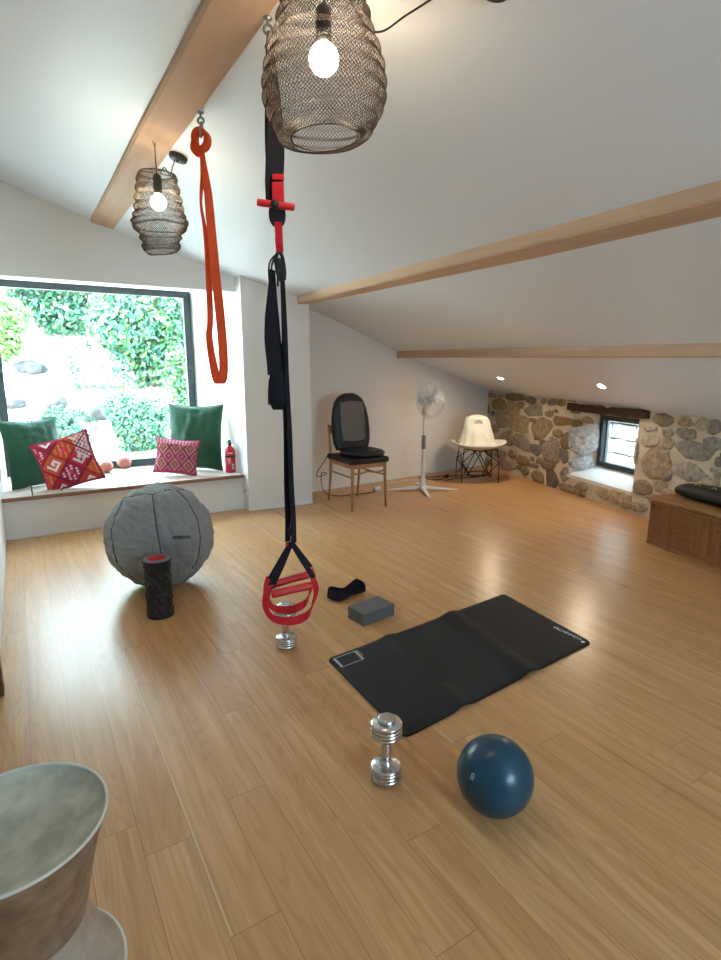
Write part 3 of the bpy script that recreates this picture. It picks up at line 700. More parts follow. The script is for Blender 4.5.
# --- wire mesh pendant lamps
def shade(name,prof,nc,rows,thick,parent,skew=0.0,seed=1):
    # knitted wire: a lattice of diamonds following a crumpled profile
    L_=[0]
    for (r0,z0),(r1,z1) in zip(prof,prof[1:]): L_.append(L_[-1]+sqrt((r1-r0)**2+(z1-z0)**2))
    def at(t):
        q=t*L_[-1]
        for i in range(len(L_)-1):
            if q<=L_[i+1]+1e-9:
                f=(q-L_[i])/(L_[i+1]-L_[i]); f=f*f*(3-2*f)*.5+f*.5; return lerp(prof[i][0],prof[i+1][0],f),lerp(prof[i][1],prof[i+1][1],f)
        return prof[-1]
    vs=[];fs=[]
    for j in range(rows+1):
        r,z=at(j/rows)
        for k in range(nc):
            a=2*pi*(k+.5*(j%2))/nc
            wob=1+.035*noise.noise(V((cos(a)*1.3,sin(a)*1.3,z*9+seed)))
            zz=z+.012*noise.noise(V((cos(a)*1.1+7,sin(a)*1.1,z*5+seed)))+skew*cos(a+.6)*(j/rows)
            vs.append((r*wob*cos(a),r*wob*sin(a),zz))
    for j in range(rows-1):
        for k in range(nc):
            # diamond: (j,k) (j+1,right) (j+2,k) (j+1,left)
            if j%2==0: a,b_,c,d=j*nc+k,(j+1)*nc+k,(j+2)*nc+k,(j+1)*nc+(k-1)%nc
            else: a,b_,c,d=j*nc+k,(j+1)*nc+(k+1)%nc,(j+2)*nc+k,(j+1)*nc+k
            fs.append((a,b_,c,d))
    m=MB(); m.add(vs,fs,False); o=m.build(name,M_wire,parent)
    # keep each wire once: real wires as thin square rods along the lattice edges
    md=o.modifiers.new('rods','WIREFRAME'); md.thickness=thick; md.use_replace=True; md.use_even_offset=False
    return o
def pendant(label,org,prof,nc,rows,thick,ring_r,ring_z,bulb_z,bulb_r,top_z,cord_pts,rose,group,hookz):
    t=thing('pendant_lamp',label,'lamp',org,group=group)
    s=shade('wire_shade',prof,nc,rows,thick,t,.006)
    m=MB(); m.tube([(ring_r*cos(2*pi*k/48),ring_r*sin(2*pi*k/48),ring_z+.006*cos(2*pi*k/48+.6)) for k in range(48)],.0022,8,True); m.build('bottom_ring',M_wire,s)
    m=MB(); r0=prof[0][0]; m.tube([(r0*cos(2*pi*k/48),r0*sin(2*pi*k/48),prof[0][1]) for k in range(48)],.003,8,True)
    for a in (0,pi/2,pi,3*pi/2): m.tube([(r0*cos(a),r0*sin(a),prof[0][1]),(.02*cos(a),.02*sin(a),prof[0][1]+.004)],.0022,6)
    m.build('top_frame',M_wire,t)
    m=MB(); m.lathe([(0,bulb_z+.145),(.010,bulb_z+.143),(.022,bulb_z+.128),(.024,bulb_z+.06),(.021,bulb_z+.045),(.016,bulb_z+.04)],20); m.build('lamp_socket',M_black,t)
    m=MB(); m.lathe([(.014,bulb_z+.062),(.0155,bulb_z+.05),(.018,bulb_z+.036)]+[(bulb_r*sin(a),bulb_z+bulb_r*cos(a)) for a in [.55+(pi-.55)*k/14 for k in range(15)]],24); m.build('light_bulb',M_bulb,t)['label']='lit warm white bulb'
    m=MB(); m.tube([(0,0,bulb_z+.14),(0,0,hookz-.02)],.003,8)
    m.tube(smoothpath([(0,0,hookz-.02),(.006,.004,hookz-.01),(.008,.005,hookz)],4),.0022,6); m.tube(smoothpath([(0,0,hookz-.02),(-.008,-.004,hookz-.008),(-.006,-.003,hookz+.004)],4),.0022,6); m.build('hanging_rod',M_black,t)
    m=MB(); m.tube(smoothpath(cord_pts,10),.003,8); m.build('power_cord',M_cord,t)
    if rose: 
        z=rose[2]; nrm=V((-.31,0,-1)).normalized()
        M=Matrix.Translation(V(rose)-nrm*0)@nrm.to_track_quat('Z','Y').to_matrix().to_4x4()
        m=MB(); m.lathe([(.05,-.004),(.05,.014),(.046,.02),(0,.022)],28,M); m.build('ceiling_rose',M_black,t)
        m=MB(); m.lathe([(.0,.035),(.006,.034),(.007,.020)],12,M); m.build('cord_grip',M_black,t)
    return t
# far lamp
pf=[(.088,2.452),(.104,2.445),(.112,2.425),(.104,2.405),(.122,2.380),(.112,2.355),(.130,2.330),(.120,2.305),(.138,2.285),(.128,2.262),(.146,2.245),(.142,2.228),(.158,2.212),(.150,2.200),(.132,2.190),(.150,2.198),(.146,2.178),(.118,2.160),(.110,2.146),(.118,2.132),(.104,2.120),(.098,2.108),(.108,2.092),(.100,2.076),(.086,2.066)]
OX=V((.748,3.30,0))
pf=[(r*.95,z) for r,z in pf]
zc2=zceil(.90,3.42)
pendant('smaller-looking wire mesh pendant lamp over the window, hung from the side of the beam',OX,pf,76,80,.0026,.082,2.066,2.312,.040,2.46,
        [V((.02,.0,2.46)),V((.05,.03,2.50)),V((.085,.06,2.475)),V((.10,.08,2.51)),V((.13,.11,zc2-.02))],(.90-.748+.0,.12,zc2),'wire mesh pendant lamps',2.607)
# near lamp
pn=[(.105,2.555),(.118,2.535),(.112,2.515),(.128,2.49),(.124,2.465),(.140,2.44),(.136,2.42),(.152,2.39),(.150,2.37),(.172,2.345),(.168,2.325),(.184,2.30),(.178,2.28),(.190,2.258),(.182,2.238),(.190,2.218),(.176,2.20),(.180,2.182),(.158,2.166),(.164,2.152),(.146,2.138),(.150,2.126),(.126,2.118),(.104,2.116)]
pn=[(r,z+.022) for r,z in pn]
zn=zceil(1.25,1.32)
pendant('large wire mesh pendant lamp hanging closest to the viewer at the top',V((.885,1.66,0)),pn,92,84,.0024,.102,2.138,2.352,.044,2.55,
        [V((.02,-.01,2.60)),V((.07,-.02,2.53)),V((.125,-.04,2.455)),V((.17,-.06,2.445)),V((.23,-.11,2.485)),V((.31,-.22,2.52)),V((.36,-.33,zn-.02))],(.365,-.34,zn),'wire mesh pendant lamps',2.607)
# ------------------------------------------------------------------ things on the floor
# --- gym ball in a grey fabric cover
BC=V((.716,3.745,.345)); R=.345
t=thing('gym_ball','large grey fabric covered gym ball in front of the window seat','exercise ball',(BC.x,BC.y,0))
pole=(UP*.93+DP*.20-RT*.16).normalized(); e1=pole.orthogonal().normalized()
e1=(RT-pole*RT.dot(pole)).normalized(); e2=pole.cross(e1)
SEAMS=[radians(a) for a in (-172,-128,-72,-25,30,95,140)]
def ballpt(th,ph,push=0):
    d=pole*cos(ph)+(e1*cos(th)+e2*sin(th))*sin(ph)
    s=min(abs((th-a+pi)%(2*pi)-pi) for a in SEAMS)*sin(ph)
    r=R*(1-.022*exp(-(s/.07)**2)*min(1,sin(ph)*1.6))
    cap=exp(-((ph-.60)/.05)**2); r-=R*.02*cap
    r-=.006*(1-abs(noise.noise(V((d.x*4+d.z*5,d.y*4-d.z*2,d.z*8)))))**6; r-=.004*(1-abs(noise.noise(V((d.x*9-d.z*4+9,d.y*9,d.z*12+d.x*5)))))**7
    r+=.014*noise.noise(d*3.1)+.004*abs(noise.noise(V((d.x*5+d.z*9,d.y*5,d.z*14))))+.007*noise.noise(V((d.x*9+3,d.y*4,d.z*9)))+.004*noise.noise(V((th*9,ph*3,2)))
    p=d*(r+push); p.z+=R
    if p.z<.012: p.z=.0+.012*0+max(0,p.z)*.3
    p.z=max(p.z,.0)
    return p
nu,nv=200,110
m=MB(); m.grid(lambda u,v: ballpt(u*2*pi-pi,.02+v*(pi-.04)),nu,nv,cu=True)
m.add([ballpt(0,0.0)]+[],[],True); 
m.f.append(list(range(nu))[::-1]); m.sm.append(True); m.mi.append(0); m.f.append([(nv-1)*nu+k for k in range(nu)]); m.sm.append(True); m.mi.append(0)
cover=m.build('cover',M_ballcover,t)
m=MB()
for a in SEAMS: m.tube([ballpt(a,.60+(2.40-.60)*k/40,.0005) for k in range(41)],.0032,6)
m.tube([ballpt(2*pi*k/90-pi,.60,.0005) for k in range(90)],.0032,6,True); m.build('seam_piping',M_seam,cover)
m=MB(); hp=[ballpt(.08+.1*k/8-.2,1.25+.24*k/8*0+.03*sin(k),.004+.014*sin(pi*k/8)) for k in range(9)]
m.ribbon([ballpt(-1.02+.32*k/8,1.62+.05*k/8,.003+.012*sin(pi*k/8)) for k in range(9)],[pole*.010]*9,.003); m.build('carry_handle',mat('dark_grey_webbing',(.09,.095,.10),.8),cover)

# --- foam roller
t=thing('foam_roller','black knobbly foam roller with a red core standing upright before the grey ball','foam roller',(.592,3.262,0))
h=.350; ro=.076
def rol(u,v):
    th=u*2*pi; z=v*h
    k=0
    if .07<v<.93:
        q=(v-.07)/.86*9; row=int(q); fz=q-row; a=(th/(2*pi)*10+(.5 if row%2 else 0))%1.0
        k=.0075*max(0,sin(pi*fz))**.6*max(0,sin(pi*min(1,max(0,(a-.12)/.76))))**.6
        if row%3==1: k*=.55
    elif v<.065 or v>.935: k=.007
    r=ro-.0045+k; return V((r*cos(th),r*sin(th),z))
m=MB(); m.grid(rol,80,64,cu=True); m.build('grip_sleeve',M_blackrub,t)
MB().lathe([(.077,.3495),(.0735,.356),(.055,.356),(.053,.3495)],40,cap=False).build('end_ring',M_ring,t)
MB().lathe([(.0545,.0),(.0545,.354),(.0505,.354),(.0505,.310),(0,.308)],40,cap=False).build('core',M_redplastic,t)['label']='red hollow core'
MB().lathe([(.050,.001),(.064,.001)],40,cap=False).build('base_ring',M_ring,t)

# --- dumbbells
def dumbbell(loc,rz,label):
    t=thing('dumbbell',label,'dumbbell',loc,rz,group='chrome dumbbells')
    def head(z0,up):
        pr=[(0,0),(.044,0),(.051,.004)]
        z=.006
        for k in range(3): pr+= [(.0525,z),(.0525,z+.009),(.0505,z+.010),(.0505,z+.0115)]; z+=.0125
        pr+=[(.0525,z),(.0525,z+.005),(.047,z+.011),(0,z+.011)]
        H=z+.011
        if up: m=MB().lathe([(r,z0+q) for r,q in pr],48)
        else: m=MB().lathe([(r,z0+H-q) for r,q in pr][::-1],48)
        return m.build('weight_head',M_chrome,t),H
    hd,H=head(.004,True)
    MB().lathe([(0,0),(.026,0),(.028,.004),(.028,.005)],24).build('end_cap',M_chrome,hd)
    top=.222; hd2,H=head(top-H,False)
    MB().lathe([(.030,top-.001),(.030,top+.009),(.027,top+.014),(.020,top+.0145),(0,top+.0135)],32).build('end_cap',M_chrome,hd2)
    MB().lathe([(.021,.054),(.021,.066),(.0145,.070),(.014,.080),(.0165,.095),(.0180,.112),(.0165,.130),(.014,.146),(.0145,.156),(.021,.160),(.021,.170)],28).build('handle',M_chrome,t)
    return t
d1=dumbbell((.986,1.440,0),.3,'chrome dumbbell standing on end at the near corner of the black mat'); d1.scale=(1.07,1.07,1.04)
d2=dup(d1,(1.075,2.515,0),(0,0,1.1),'chrome dumbbell standing on end right below the red strap handles')

# --- blue ball
t=thing('pilates_ball','small shiny dark blue ball on the floor in front of the mat','ball',(1.218,1.140,0))
Rb=.125
m=MB(); m.grid(lambda u,v: V((Rb*sin(pi*v)*cos(2*pi*u),Rb*sin(pi*v)*sin(2*pi*u),max(0,Rb-Rb*cos(pi*v)))) if 0<v<1 else V((0,0,0 if v==0 else 2*Rb)),64,40,cu=True); m.build('rubber_ball',M_blue,t)
cdir=(V((-1.218,-1.14,1.45-Rb))).normalized(); lr=cdir.cross(UP).normalized()*-1
dn=(cdir*.78-RT*.60-V((0,0,.05))).normalized()
def onball(c,u,v,x,y): return V((0,0,Rb))+(c+u*x+v*y).normalized()*(Rb+.0006)
uu=UP.cross(dn).normalized(); vv=dn.cross(uu)
m=MB(); 
for (x0,x1,y0,y1) in ((-.045,.045,.05,.075),(-.045,.045,-.075,-.05),(-.045,-.025,-.05,.05),(.025,.045,-.05,.05),(-.010,.010,-.022,.022)):
    m.quad(onball(dn,uu,vv,x0,y0),onball(dn,uu,vv,x1,y0),onball(dn,uu,vv,x1,y1),onball(dn,uu,vv,x0,y1))
m.build('logo_print',mat('pale_blue_print',(.45,.62,.68),.5),t)['label']='small pale square emblem'

# --- yoga block
t=thing('yoga_block','grey foam yoga block beside the left long edge of the black mat','yoga block',(1.650,2.580,0),atan2(2.520-2.485,1.765-1.530))
MB().box((0,0,.038),(.238,.150,.076),.006,seg=3).build('foam_block',M_grey,t)
m=MB()
for k in range(8):
    a=2*pi*k/8; m.box((-.070+.009*cos(a),-.048+.009*sin(a),.0761),(.0035,.0035,.0006))
m.box((-.070,-.048,.0761),(.007,.007,.0006)); m.build('stamped_logo',mat('dark_stamp',(.06,.06,.065),.7),t)

# --- exercise mat
A_=V((1.192,2.278,0)); B_=V((1.168,1.578,0)); C_=V((2.483,1.690,0)); D_=V((2.560,2.405,0))
t=thing('exercise_mat','black exercise mat lying on the floor with pale printed corner marks','exercise mat',(0,0,0))
nx,ny=90,46
def matpt(u,v,top=True):
    # u along the long side from the near-left end, v across; rounded corners, slight waves
    p=lerp(lerp(B_,C_,u),lerp(A_,D_,u),v)
    for cu_,cv_ in ((0,0),(0,1),(1,0),(1,1)):
        du_=abs(u-cu_)*1.35; dv_=abs(v-cv_)*.70; r=.03
        if du_<r and dv_<r:
            q=V((r-du_,r-dv_)); L=q.length
            if L>r: 
                k=r/L; p+= ((C_-B_).normalized()*(1 if cu_==0 else -1)*(r-du_)*(1-k)+(A_-B_).normalized()*(1 if cv_==0 else -1)*(r-dv_)*(1-k))
    edge=min(1,min(v,1-v)*6)
    wv=.0
    for c,w_,hh in ((.27,.035,.011),(.62,.045,.014),(.70,.03,-.004)):
        wv+=hh*exp(-((u-c-.03*(v-.5))/w_)**2)*(1.15 if v>.6 or v<.25 else .75)
    wv=max(0,wv)+.002*(1+noise.noise(V((u*4,v*3,1))))
    p.z=(.0045 if top else .0)+wv*1.0
    return p
m=MB()
m.add([matpt(i/(nx-1),j/(ny-1)) for j in range(ny) for i in range(nx)]+[matpt(i/(nx-1),j/(ny-1),False) for j in range(ny) for i in range(nx)],
      [(j*nx+i,j*nx+i+1,(j+1)*nx+i+1,(j+1)*nx+i) for j in range(ny-1) for i in range(nx-1)]+[(nx*ny+j*nx+i,nx*ny+(j+1)*nx+i,nx*ny+(j+1)*nx+i+1,nx*ny+j*nx+i+1) for j in range(ny-1) for i in range(nx-1)],True)
N0=nx*ny; rim=[i for i in range(nx)]+[j*nx+nx-1 for j in range(1,ny)]+[(ny-1)*nx+i for i in range(nx-2,-1,-1)]+[j*nx for j in range(ny-2,0,-1)]
m.f+=[[rim[k],N0+rim[k],N0+rim[(k+1)%len(rim)],rim[(k+1)%len(rim)]] for k in range(len(rim))]; m.sm+=[False]*len(rim); m.mi+=[0]*len(rim)
m.build('mat_sheet',M_mat,t)
def onmat(u,v): 
    p=matpt(u,v); p.z+=.0006; return p
m=MB()
def strip(u0,u1,v0,v1,n=8):
    for k in range(n):
        a=lerp(u0,u1,k/n) if abs(u1-u0)>abs(v1-v0)*.5 else u0; b_=lerp(u0,u1,(k+1)/n) if a!=u0 or abs(u1-u0)>abs(v1-v0)*.5 else u1
        if a==u0 and b_==u1: 
            c=lerp(v0,v1,k/n); d=lerp(v0,v1,(k+1)/n); m.quad(onmat(u0,c),onmat(u1,c),onmat(u1,d),onmat(u0,d))
        else: m.quad(onmat(a,v0),onmat(b_,v0),onmat(b_,v1),onmat(a,v1))
q0,q1,r0,r1=.018,.122,.835,.972
strip(q0,q1,r0,r0+.007); strip(q0,q1,r1-.007,r1); strip(q0,q0+.010,r0,r1); strip(q1-.010,q1,r0,r1)
for k in range(7): strip(q1+.003,q1+.008,r1-.012-k*.013,r1-.004-k*.013,1)
m.build('printed_frame',M_print,t)['label']='pale grey printed rectangle'
org=onmat(.968,.20); tx=((B_-A_).normalized()*-1); ty=(C_-B_).normalized()*-1
org.z+=.0006
text_mesh('printed_lettering','CONNECTEA',.030,M_whiteprint,t,frameM(org,tx,ty,UP))
m=MB(); c=onmat(.968,.045); c.z+=.0008; m.lathe([(.0,0),(.011,0)],14,Matrix.Translation(c),cap=False); m.build('printed_emblem',M_whiteprint,t)

# --- folded black loop bands
t=thing('loop_band','folded black fabric loop band behind the grey yoga block','resistance band',(1.690,2.925,0),-.10)
m=MB()
p=smoothpath([(-.120,-.03,.026),(-.135,.015,.030),(-.095,.045,.034),(-.03,.020,.022),(.03,.035,.028),(.095,.060,.034),(.125,.015,.030),(.100,-.030,.026),(.03,-.026,.020),(-.03,-.040,.022),(-.095,-.055,.026)],6,True)
m.ribbon(p,[V((.006*sin(i*.3),.022*cos(i*.21),.026)) for i in range(len(p))],.004,True)
zmin=min(v.z for v in m.v); 
for v in m.v: v.z=max(0.0,v.z-zmin)
m.build('outer_loop',M_blackcloth,t)
m=MB(); p=smoothpath([(-.08,-.012,.026),(-.088,.012,.028),(-.03,.0,.028),(.03,.004,.032),(.075,.022,.03),(.08,-.006,.028),(.02,-.006,.026),(-.04,-.014,.024)],6,True)
m.ribbon(p,[V((.0,.008*cos(i*.2),.021)) for i in range(len(p))],.004,True)
zmin=min(v.z for v in m.v)
for v in m.v: v.z=max(0.0,v.z-zmin)+.001
m.build('inner_loop',M_blackcloth,t)

# --- hourglass stool at the lower left
t=thing('hourglass_stool','brown metal hourglass stool with a dished grey-green top at the lower left','stool',(-.112,1.306,0)); t.scale=(1,1,1.015)
MB().lathe([(.128,.185),(.132,.20),(.142,.25),(.155,.31),(.170,.37),(.185,.42),(.194,.446)],64,cap=False).build('upper_body',M_bronze,t)
MB().lathe([(.1915,.4455),(.188,.440),(.172,.428),(.13,.412),(.08,.404),(0,.401)],64,cap=False).build('dished_top',M_patina,t)
m=MB(); m.tube([(.1935*cos(2*pi*k/72),.1935*sin(2*pi*k/72),.4465) for k in range(72)],.0038,8,True); m.build('rim',M_rimlight,t)['label']='pale worn rim'
MB().lathe([(.128,.190),(.126,.178),(.130,.16),(.143,.12),(.162,.075),(.182,.035),(.197,.010),(.199,.0),(.19,.0)],64,cap=False).build('flared_foot',M_footgrey,t)
m=MB(); m.tube([(.199*cos(2*pi*k/72),.199*sin(2*pi*k/72),.005) for k in range(72)],.005,8,True); m.build('foot_rim',M_rimlight,t)

# ------------------------------------------------------------------ back of the room
# --- chair (faces the viewer) with a massage cushion
CX,CY=3.01,4.99
t=thing('dining_chair','teak dining chair with black seat carrying a massage cushion, by the pillar','chair',(CX,CY,0),.0)
def leg(x,y,h,tx=0,ty=0,r0=.011,r1=.018):
    m=MB(); m.tube([(x+tx,y+ty,0),(x+tx*.5,y+ty*.5,h*.5),(x,y,h)],[r0,(r0+r1)/2,r1],12); return m
leg(-.195,-.225,.485,-.012,-.008).build('leg',M_chairwood,t); leg(.195,-.225,.485,.012,-.008).build('leg',M_chairwood,t)
for sx in (-1,1):
    m=MB(); m.tube([(sx*.185,.315,0),(sx*.183,.275,.25),(sx*.182,.262,.46),(sx*.180,.285,.65),(sx*.176,.325,.84)],[.011,.015,.018,.016,.012],12); m.build('leg',M_chairwood,t)
m=MB(); 
for a,b_ in (((-.195,-.225),(.195,-.225)),((-.195,-.225),(-.182,.262)),((.195,-.225),(.182,.262)),((-.182,.262),(.182,.262))):
    A1=V((*a,.458));B1=V((*b_,.458)); d=(B1-A1); L=d.length; d.normalize(); m.box((L/2,0,0),(L,.020,.055),.004,frameM(A1,d,UP.cross(d),UP))
m.build('seat_frame',M_chairwood,t)
for a,b_,z0 in (((-.2,-.228),(-.183,.268),.34),((.2,-.228),(.183,.268),.34)):
    m=MB(); m.tube([(*a,z0+.0),(*b_,z0-.0)],.009,10); m.build('stretcher',M_chairwood,t)
m=MB(); m.tube(smoothpath([(-.198,-.2,.385),(-.1,-.21,.375),(0,-.205,.392),(.1,-.21,.375),(.198,-.2,.385)],4),.011,10); m.build('stretcher',M_chairwood,t)
m=MB(); m.box((0,.312,.79),(.36,.022,.09),.008); m.build('backrest',M_chairwood,t)
m=MB(); m.box((0,.0,.508),(.47,.53,.060),.029,seg=5); m.sm=[True]*len(m.sm); m.build('seat_pad',M_blackleather,t)['label']='black padded seat'
t=thing('massage_cushion','black massage cushion with a grey mesh back strapped on the dining chair','massage cushion',(CX+.035,CY,.540),.02)
# rounded seat pad, round at the front
m=MB(); prof=[]
def sup(a,wx,wy,p): return V((wx*abs(cos(a))**(2/p)*(1 if cos(a)>0 else -1),wy*abs(sin(a))**(2/p)*(1 if sin(a)>0 else -1),0))
rings=[(.90,0.0),(.98,.012),(1.0,.028),(.97,.044),(.88,.056),(.6,.062),(.25,.063)]
vs=[];ns=40
for s_,z in rings:
    for k in range(ns): q=sup(2*pi*k/ns,.215*s_,.235*s_,2.7); vs.append((q.x+.01,q.y-.02,z))
m.add(vs,[(j*ns+k,j*ns+(k+1)%ns,(j+1)*ns+(k+1)%ns,(j+1)*ns+k) for j in range(len(rings)-1) for k in range(ns)]+[list(range(ns))[::-1],[(len(rings)-1)*ns+k for k in range(ns)]],True)
m.build('seat_cushion',M_blackleather,t)
# back shell
def shellM(z,y): return frameM((0,.205,.0),V((1,0,0)),V((0,cos(.16),-sin(.16)))*1,V((0,sin(.16),cos(.16))))
BM=frameM((0,.165,.035),V((1,0,0)),V((0,cos(.13),-sin(.13))),V((0,sin(.13),cos(.13))))
hw=[(.0,.195),(.08,.225),(.2,.234),(.33,.228),(.44,.208),(.52,.176),(.57,.130),(.60,.07),(.612,.0)]
def outl(z): 
    for (a,wa),(b_,wb) in zip(hw,hw[1:]):
        if z<=b_: return lerp(wa,wb,(z-a)/(b_-a))
    return 0
m=MB(); zs=[0,.03,.08,.14,.2,.27,.33,.39,.44,.48,.52,.55,.575,.592,.602]
ns=28; vs=[]
for z in zs:
    w_=outl(z); th=.055*min(1,.35+w_*4.0)
    for k in range(ns):
        a=2*pi*k/ns; q=sup(a,w_,th,2.8); vs.append((q.x,q.y,z))
m.add(vs,[(j*ns+k,j*ns+(k+1)%ns,(j+1)*ns+(k+1)%ns,(j+1)*ns+k) for j in range(len(zs)-1) for k in range(ns)]+[list(range(ns))[::-1],[(len(zs)-1)*ns+k for k in range(ns)]],True,BM)
bk=m.build('back_cushion',M_blackleather,t)
m=MB(); vs=[];nxx,nzz=13,22
for j in range(nzz):
    z=lerp(.085,.515,j/(nzz-1)); w_=.130+.012*sin(pi*j/(nzz-1)); 
    if j==0 or j==nzz-1: w_-=.012
    for i in range(nxx):
        s_=2*i/(nxx-1)-1; vs.append((s_*w_,-.055-.016*(1-s_*s_)-.002*sin(j*1.0)*(1-s_*s_),z-(.010*s_*s_ if j==nzz-1 else 0)+(.012*s_*s_ if j==0 else 0)))
m.add(vs,[(j*nxx+i,j*nxx+i+1,(j+1)*nxx+i+1,(j+1)*nxx+i) for j in range(nzz-1) for i in range(nxx-1)],True,BM)
m.build('mesh_panel',M_greymesh,t)['label']='grey mesh panel'
m=MB()
M_pipe=mat('pale_piping',(.25,.24,.23),.6)
for sx in (-1,1): MB().tube([BM@V((sx*(.136+.012*sin(pi*k/20)),-.057,lerp(.08,.52,k/20))) for k in range(21)],.0022,6).build('piping',M_pipe,t)
# dark control cable hanging on the left of the chair, then running over the floor
t=thing('power_cable','thin black cable hanging at the left of the chair and running under it','cable',(0,0,0),group='cables')
p=smoothpath([(2.76,5.20,.52),(2.72,5.20,.46),(2.63,5.18,.36),(2.64,5.20,.30),(2.76,5.22,.32),(2.77,5.36,.30),(2.79,5.40,.16),(2.86,5.42,.05),(3.02,5.40,.006),(3.22,5.38,.006),(3.40,5.36,.006),(3.52,5.42,.006)],8)
MB().tube(p,.0045,6).build('cable_run',M_cord,t)
m=MB(); m.box((3.55,5.44,.022),(.09,.05,.044),.010); m.build('adapter',M_whiteplastic,t)['label']='white plug adapter'
t=thing('power_cable','white fan cable curving over the floor between chair and fan','cable',(0,0,0),group='cables')
MB().tube(smoothpath([(3.60,5.46,.01),(3.72,5.62,.006),(3.95,5.70,.006),(4.20,5.72,.006),(4.36,5.66,.006),(4.46,5.54,.006),(4.42,5.44,.006),(4.36,5.46,.006)],8),.005,6).build('cable_run',M_wcord,t)
t=thing('power_cable','black cable with a plug on the floor between fan and cream chair','cable',(0,0,0),group='cables')
m=MB(); m.tube(smoothpath([(4.45,5.62,.006),(4.60,5.55,.006),(4.85,5.65,.006),(5.10,5.60,.006),(5.30,5.75,.006),(5.5,5.70,.006),(5.42,5.5,.006),(5.1,5.42,.006),(4.85,5.5,.006),(4.62,5.45,.006)],8),.006,6)
m.tube(smoothpath([(4.44,5.80,.006),(4.55,5.76,.006),(4.75,5.72,.006),(5.2,5.85,.006),(5.35,5.98,.15),(5.35,6.0,.22)],8),.0055,6); m.build('cable_run',M_cord,t)
m=MB(); m.box((4.78,5.62,.018),(.05,.035,.036),.008); m.tube([(4.78,5.62,.036),(4.78,5.62,.055)],.006,8); m.build('plug',M_black,t)

# --- pedestal fan
FX,FY=4.03,5.17
t=thing('pedestal_fan','white pedestal fan on a cross foot between the two chairs','fan',(FX,FY,0))
for a in (-.55,-.55+pi,-2.04,-2.04+pi):
    m=MB(); L=.40; d=V((cos(a),sin(a),0)); n_=V((-sin(a),cos(a),0)); rows=[]
    for k in range(9):
        f=k/8; w_=lerp(.030,.017,f); z=lerp(.060,.012,f**.8); th=lerp(.028,.012,f)
        c=d*(L*f+.015); rows.append([c+n_*w_+V((0,0,max(0,z-th))),c+n_*w_*.9+V((0,0,z-.004)),c+n_*w_*.5+V((0,0,z)),c-n_*w_*.5+V((0,0,z)),c-n_*w_*.9+V((0,0,z-.004)),c-n_*w_+V((0,0,max(0,z-th)))])
    m.add([q for r in rows for q in r],[(j*6+i,(j+1)*6+i,(j+1)*6+i+1,j*6+i+1) for j in range(8) for i in range(5)]+[(j*6+5,(j+1)*6+5,(j+1)*6,j*6) for j in range(8)]+[(0,1,2,3,4,5),(53,52,51,50,49,48)],False)
    lg=m.build('foot',M_whiteplastic,t); m=MB(); c=d*(L+.004); m.lathe([(0,0),(.016,0),(.016,.010),(0,.012)],14,Matrix.Translation(c)); m.build('foot_pad',M_whiteplastic,lg)
MB().lathe([(0,.02),(.040,.02),(.042,.055),(.034,.075),(.026,.12),(.024,.20),(.022,.46),(.0205,.50)],24,cap=False).build('lower_pole',M_whiteplastic,t)
MB().lathe([(.0235,.50),(.025,.505),(.025,.655),(.0235,.66),(.013,.662)],24,cap=False).build('height_collar',mat('grey_collar',(.22,.20,.18),.5),t)['label']='grey height collar'
MB().lathe([(.013,.65),(.0125,.90)],18,cap=False).build('upper_pole',M_whiteplastic,t)
MB().lathe([(.0125,.88),(.026,.89),(.030,.92),(.030,.97),(.022,1.0),(0,1.0)],20).build('control_housing',M_whiteplastic,t)
FC=V((0,0,1.075)); ang=radians(-84); fd=V((cos(ang),sin(ang),.10)).normalized(); FC=FC+fd*.10      # where the fan blows
f1=fd.cross(UP).normalized(); f2=f1.cross(fd); FM=frameM(FC,f1,f2,fd)
RF=.225
MB().lathe([(0,-.17),(.05,-.165),(.068,-.14),(.070,-.07),(.060,-.03),(0,-.03)],28,FM).build('motor_housing',M_whiteplastic,t)
def grille(name,depth,sgn,nr,rings):
    m=MB(); 
    def prof(f): # f 0..1 centre to rim
        r=lerp(.045,RF,f); z=sgn*depth*(1-f**2.6); return r,z
    for k in range(nr):
        a=2*pi*k/nr; pts=[]
        for q in range(8):
            r,z=prof(q/7); tw=a+.25*(q/7)*sgn; pts.append((r*cos(tw),r*sin(tw),z))
        m.tube(pts,.0010,3,cap=False,M=FM)
    for f in rings:
        r,z=prof(f); m.tube([(r*cos(2*pi*k/56),r*sin(2*pi*k/56),z) for k in range(56)],.0014,4,True,M=FM)
    return m.build(name,M_whiteplastic,t)
fg=grille('front_grille',.085,1,60,(.0,.35,.65,.85)); grille('rear_grille',.075,-1,60,(.0,.4,.75))
MB().lathe([(0,.088),(.035,.092),(.046,.086),(.046,.082),(0,.080)],24,FM).build('badge',M_whiteplastic,fg)
m=MB(); m.tube([(RF*cos(2*pi*k/72),RF*sin(2*pi*k/72),0) for k in range(72)],.006,8,True,M=FM); m.build('grille_rim',M_whiteplastic,t)
MB().lathe([(0,.045),(.03,.04),(.036,.02),(.036,-.02),(0,-.02)],20,FM).build('hub',M_whiteplastic,t)
for b_ in range(3):
    a0=2*pi*b_/3+.5; m=MB(); nr_,na=8,9; vs=[]
    for i in range(nr_):
        r=lerp(.03,.195,i/(nr_-1)); sw=lerp(.35,.62,i/(nr_-1))*(1 if i<nr_-1 else .82)
        for k in range(na):
            q=k/(na-1)-.5; a=a0+.25*(i/(nr_-1))+q*2*sw; vs.append((r*cos(a),r*sin(a),.045*q*1.4+.008))
    m.add(vs,[(i*na+k,i*na+k+1,(i+1)*na+k+1,(i+1)*na+k) for i in range(nr_-1) for k in range(na-1)],True,FM); o=m.build('blade',M_clearplastic,t)
    o.modifiers.new('t','SOLIDIFY').thickness=.002

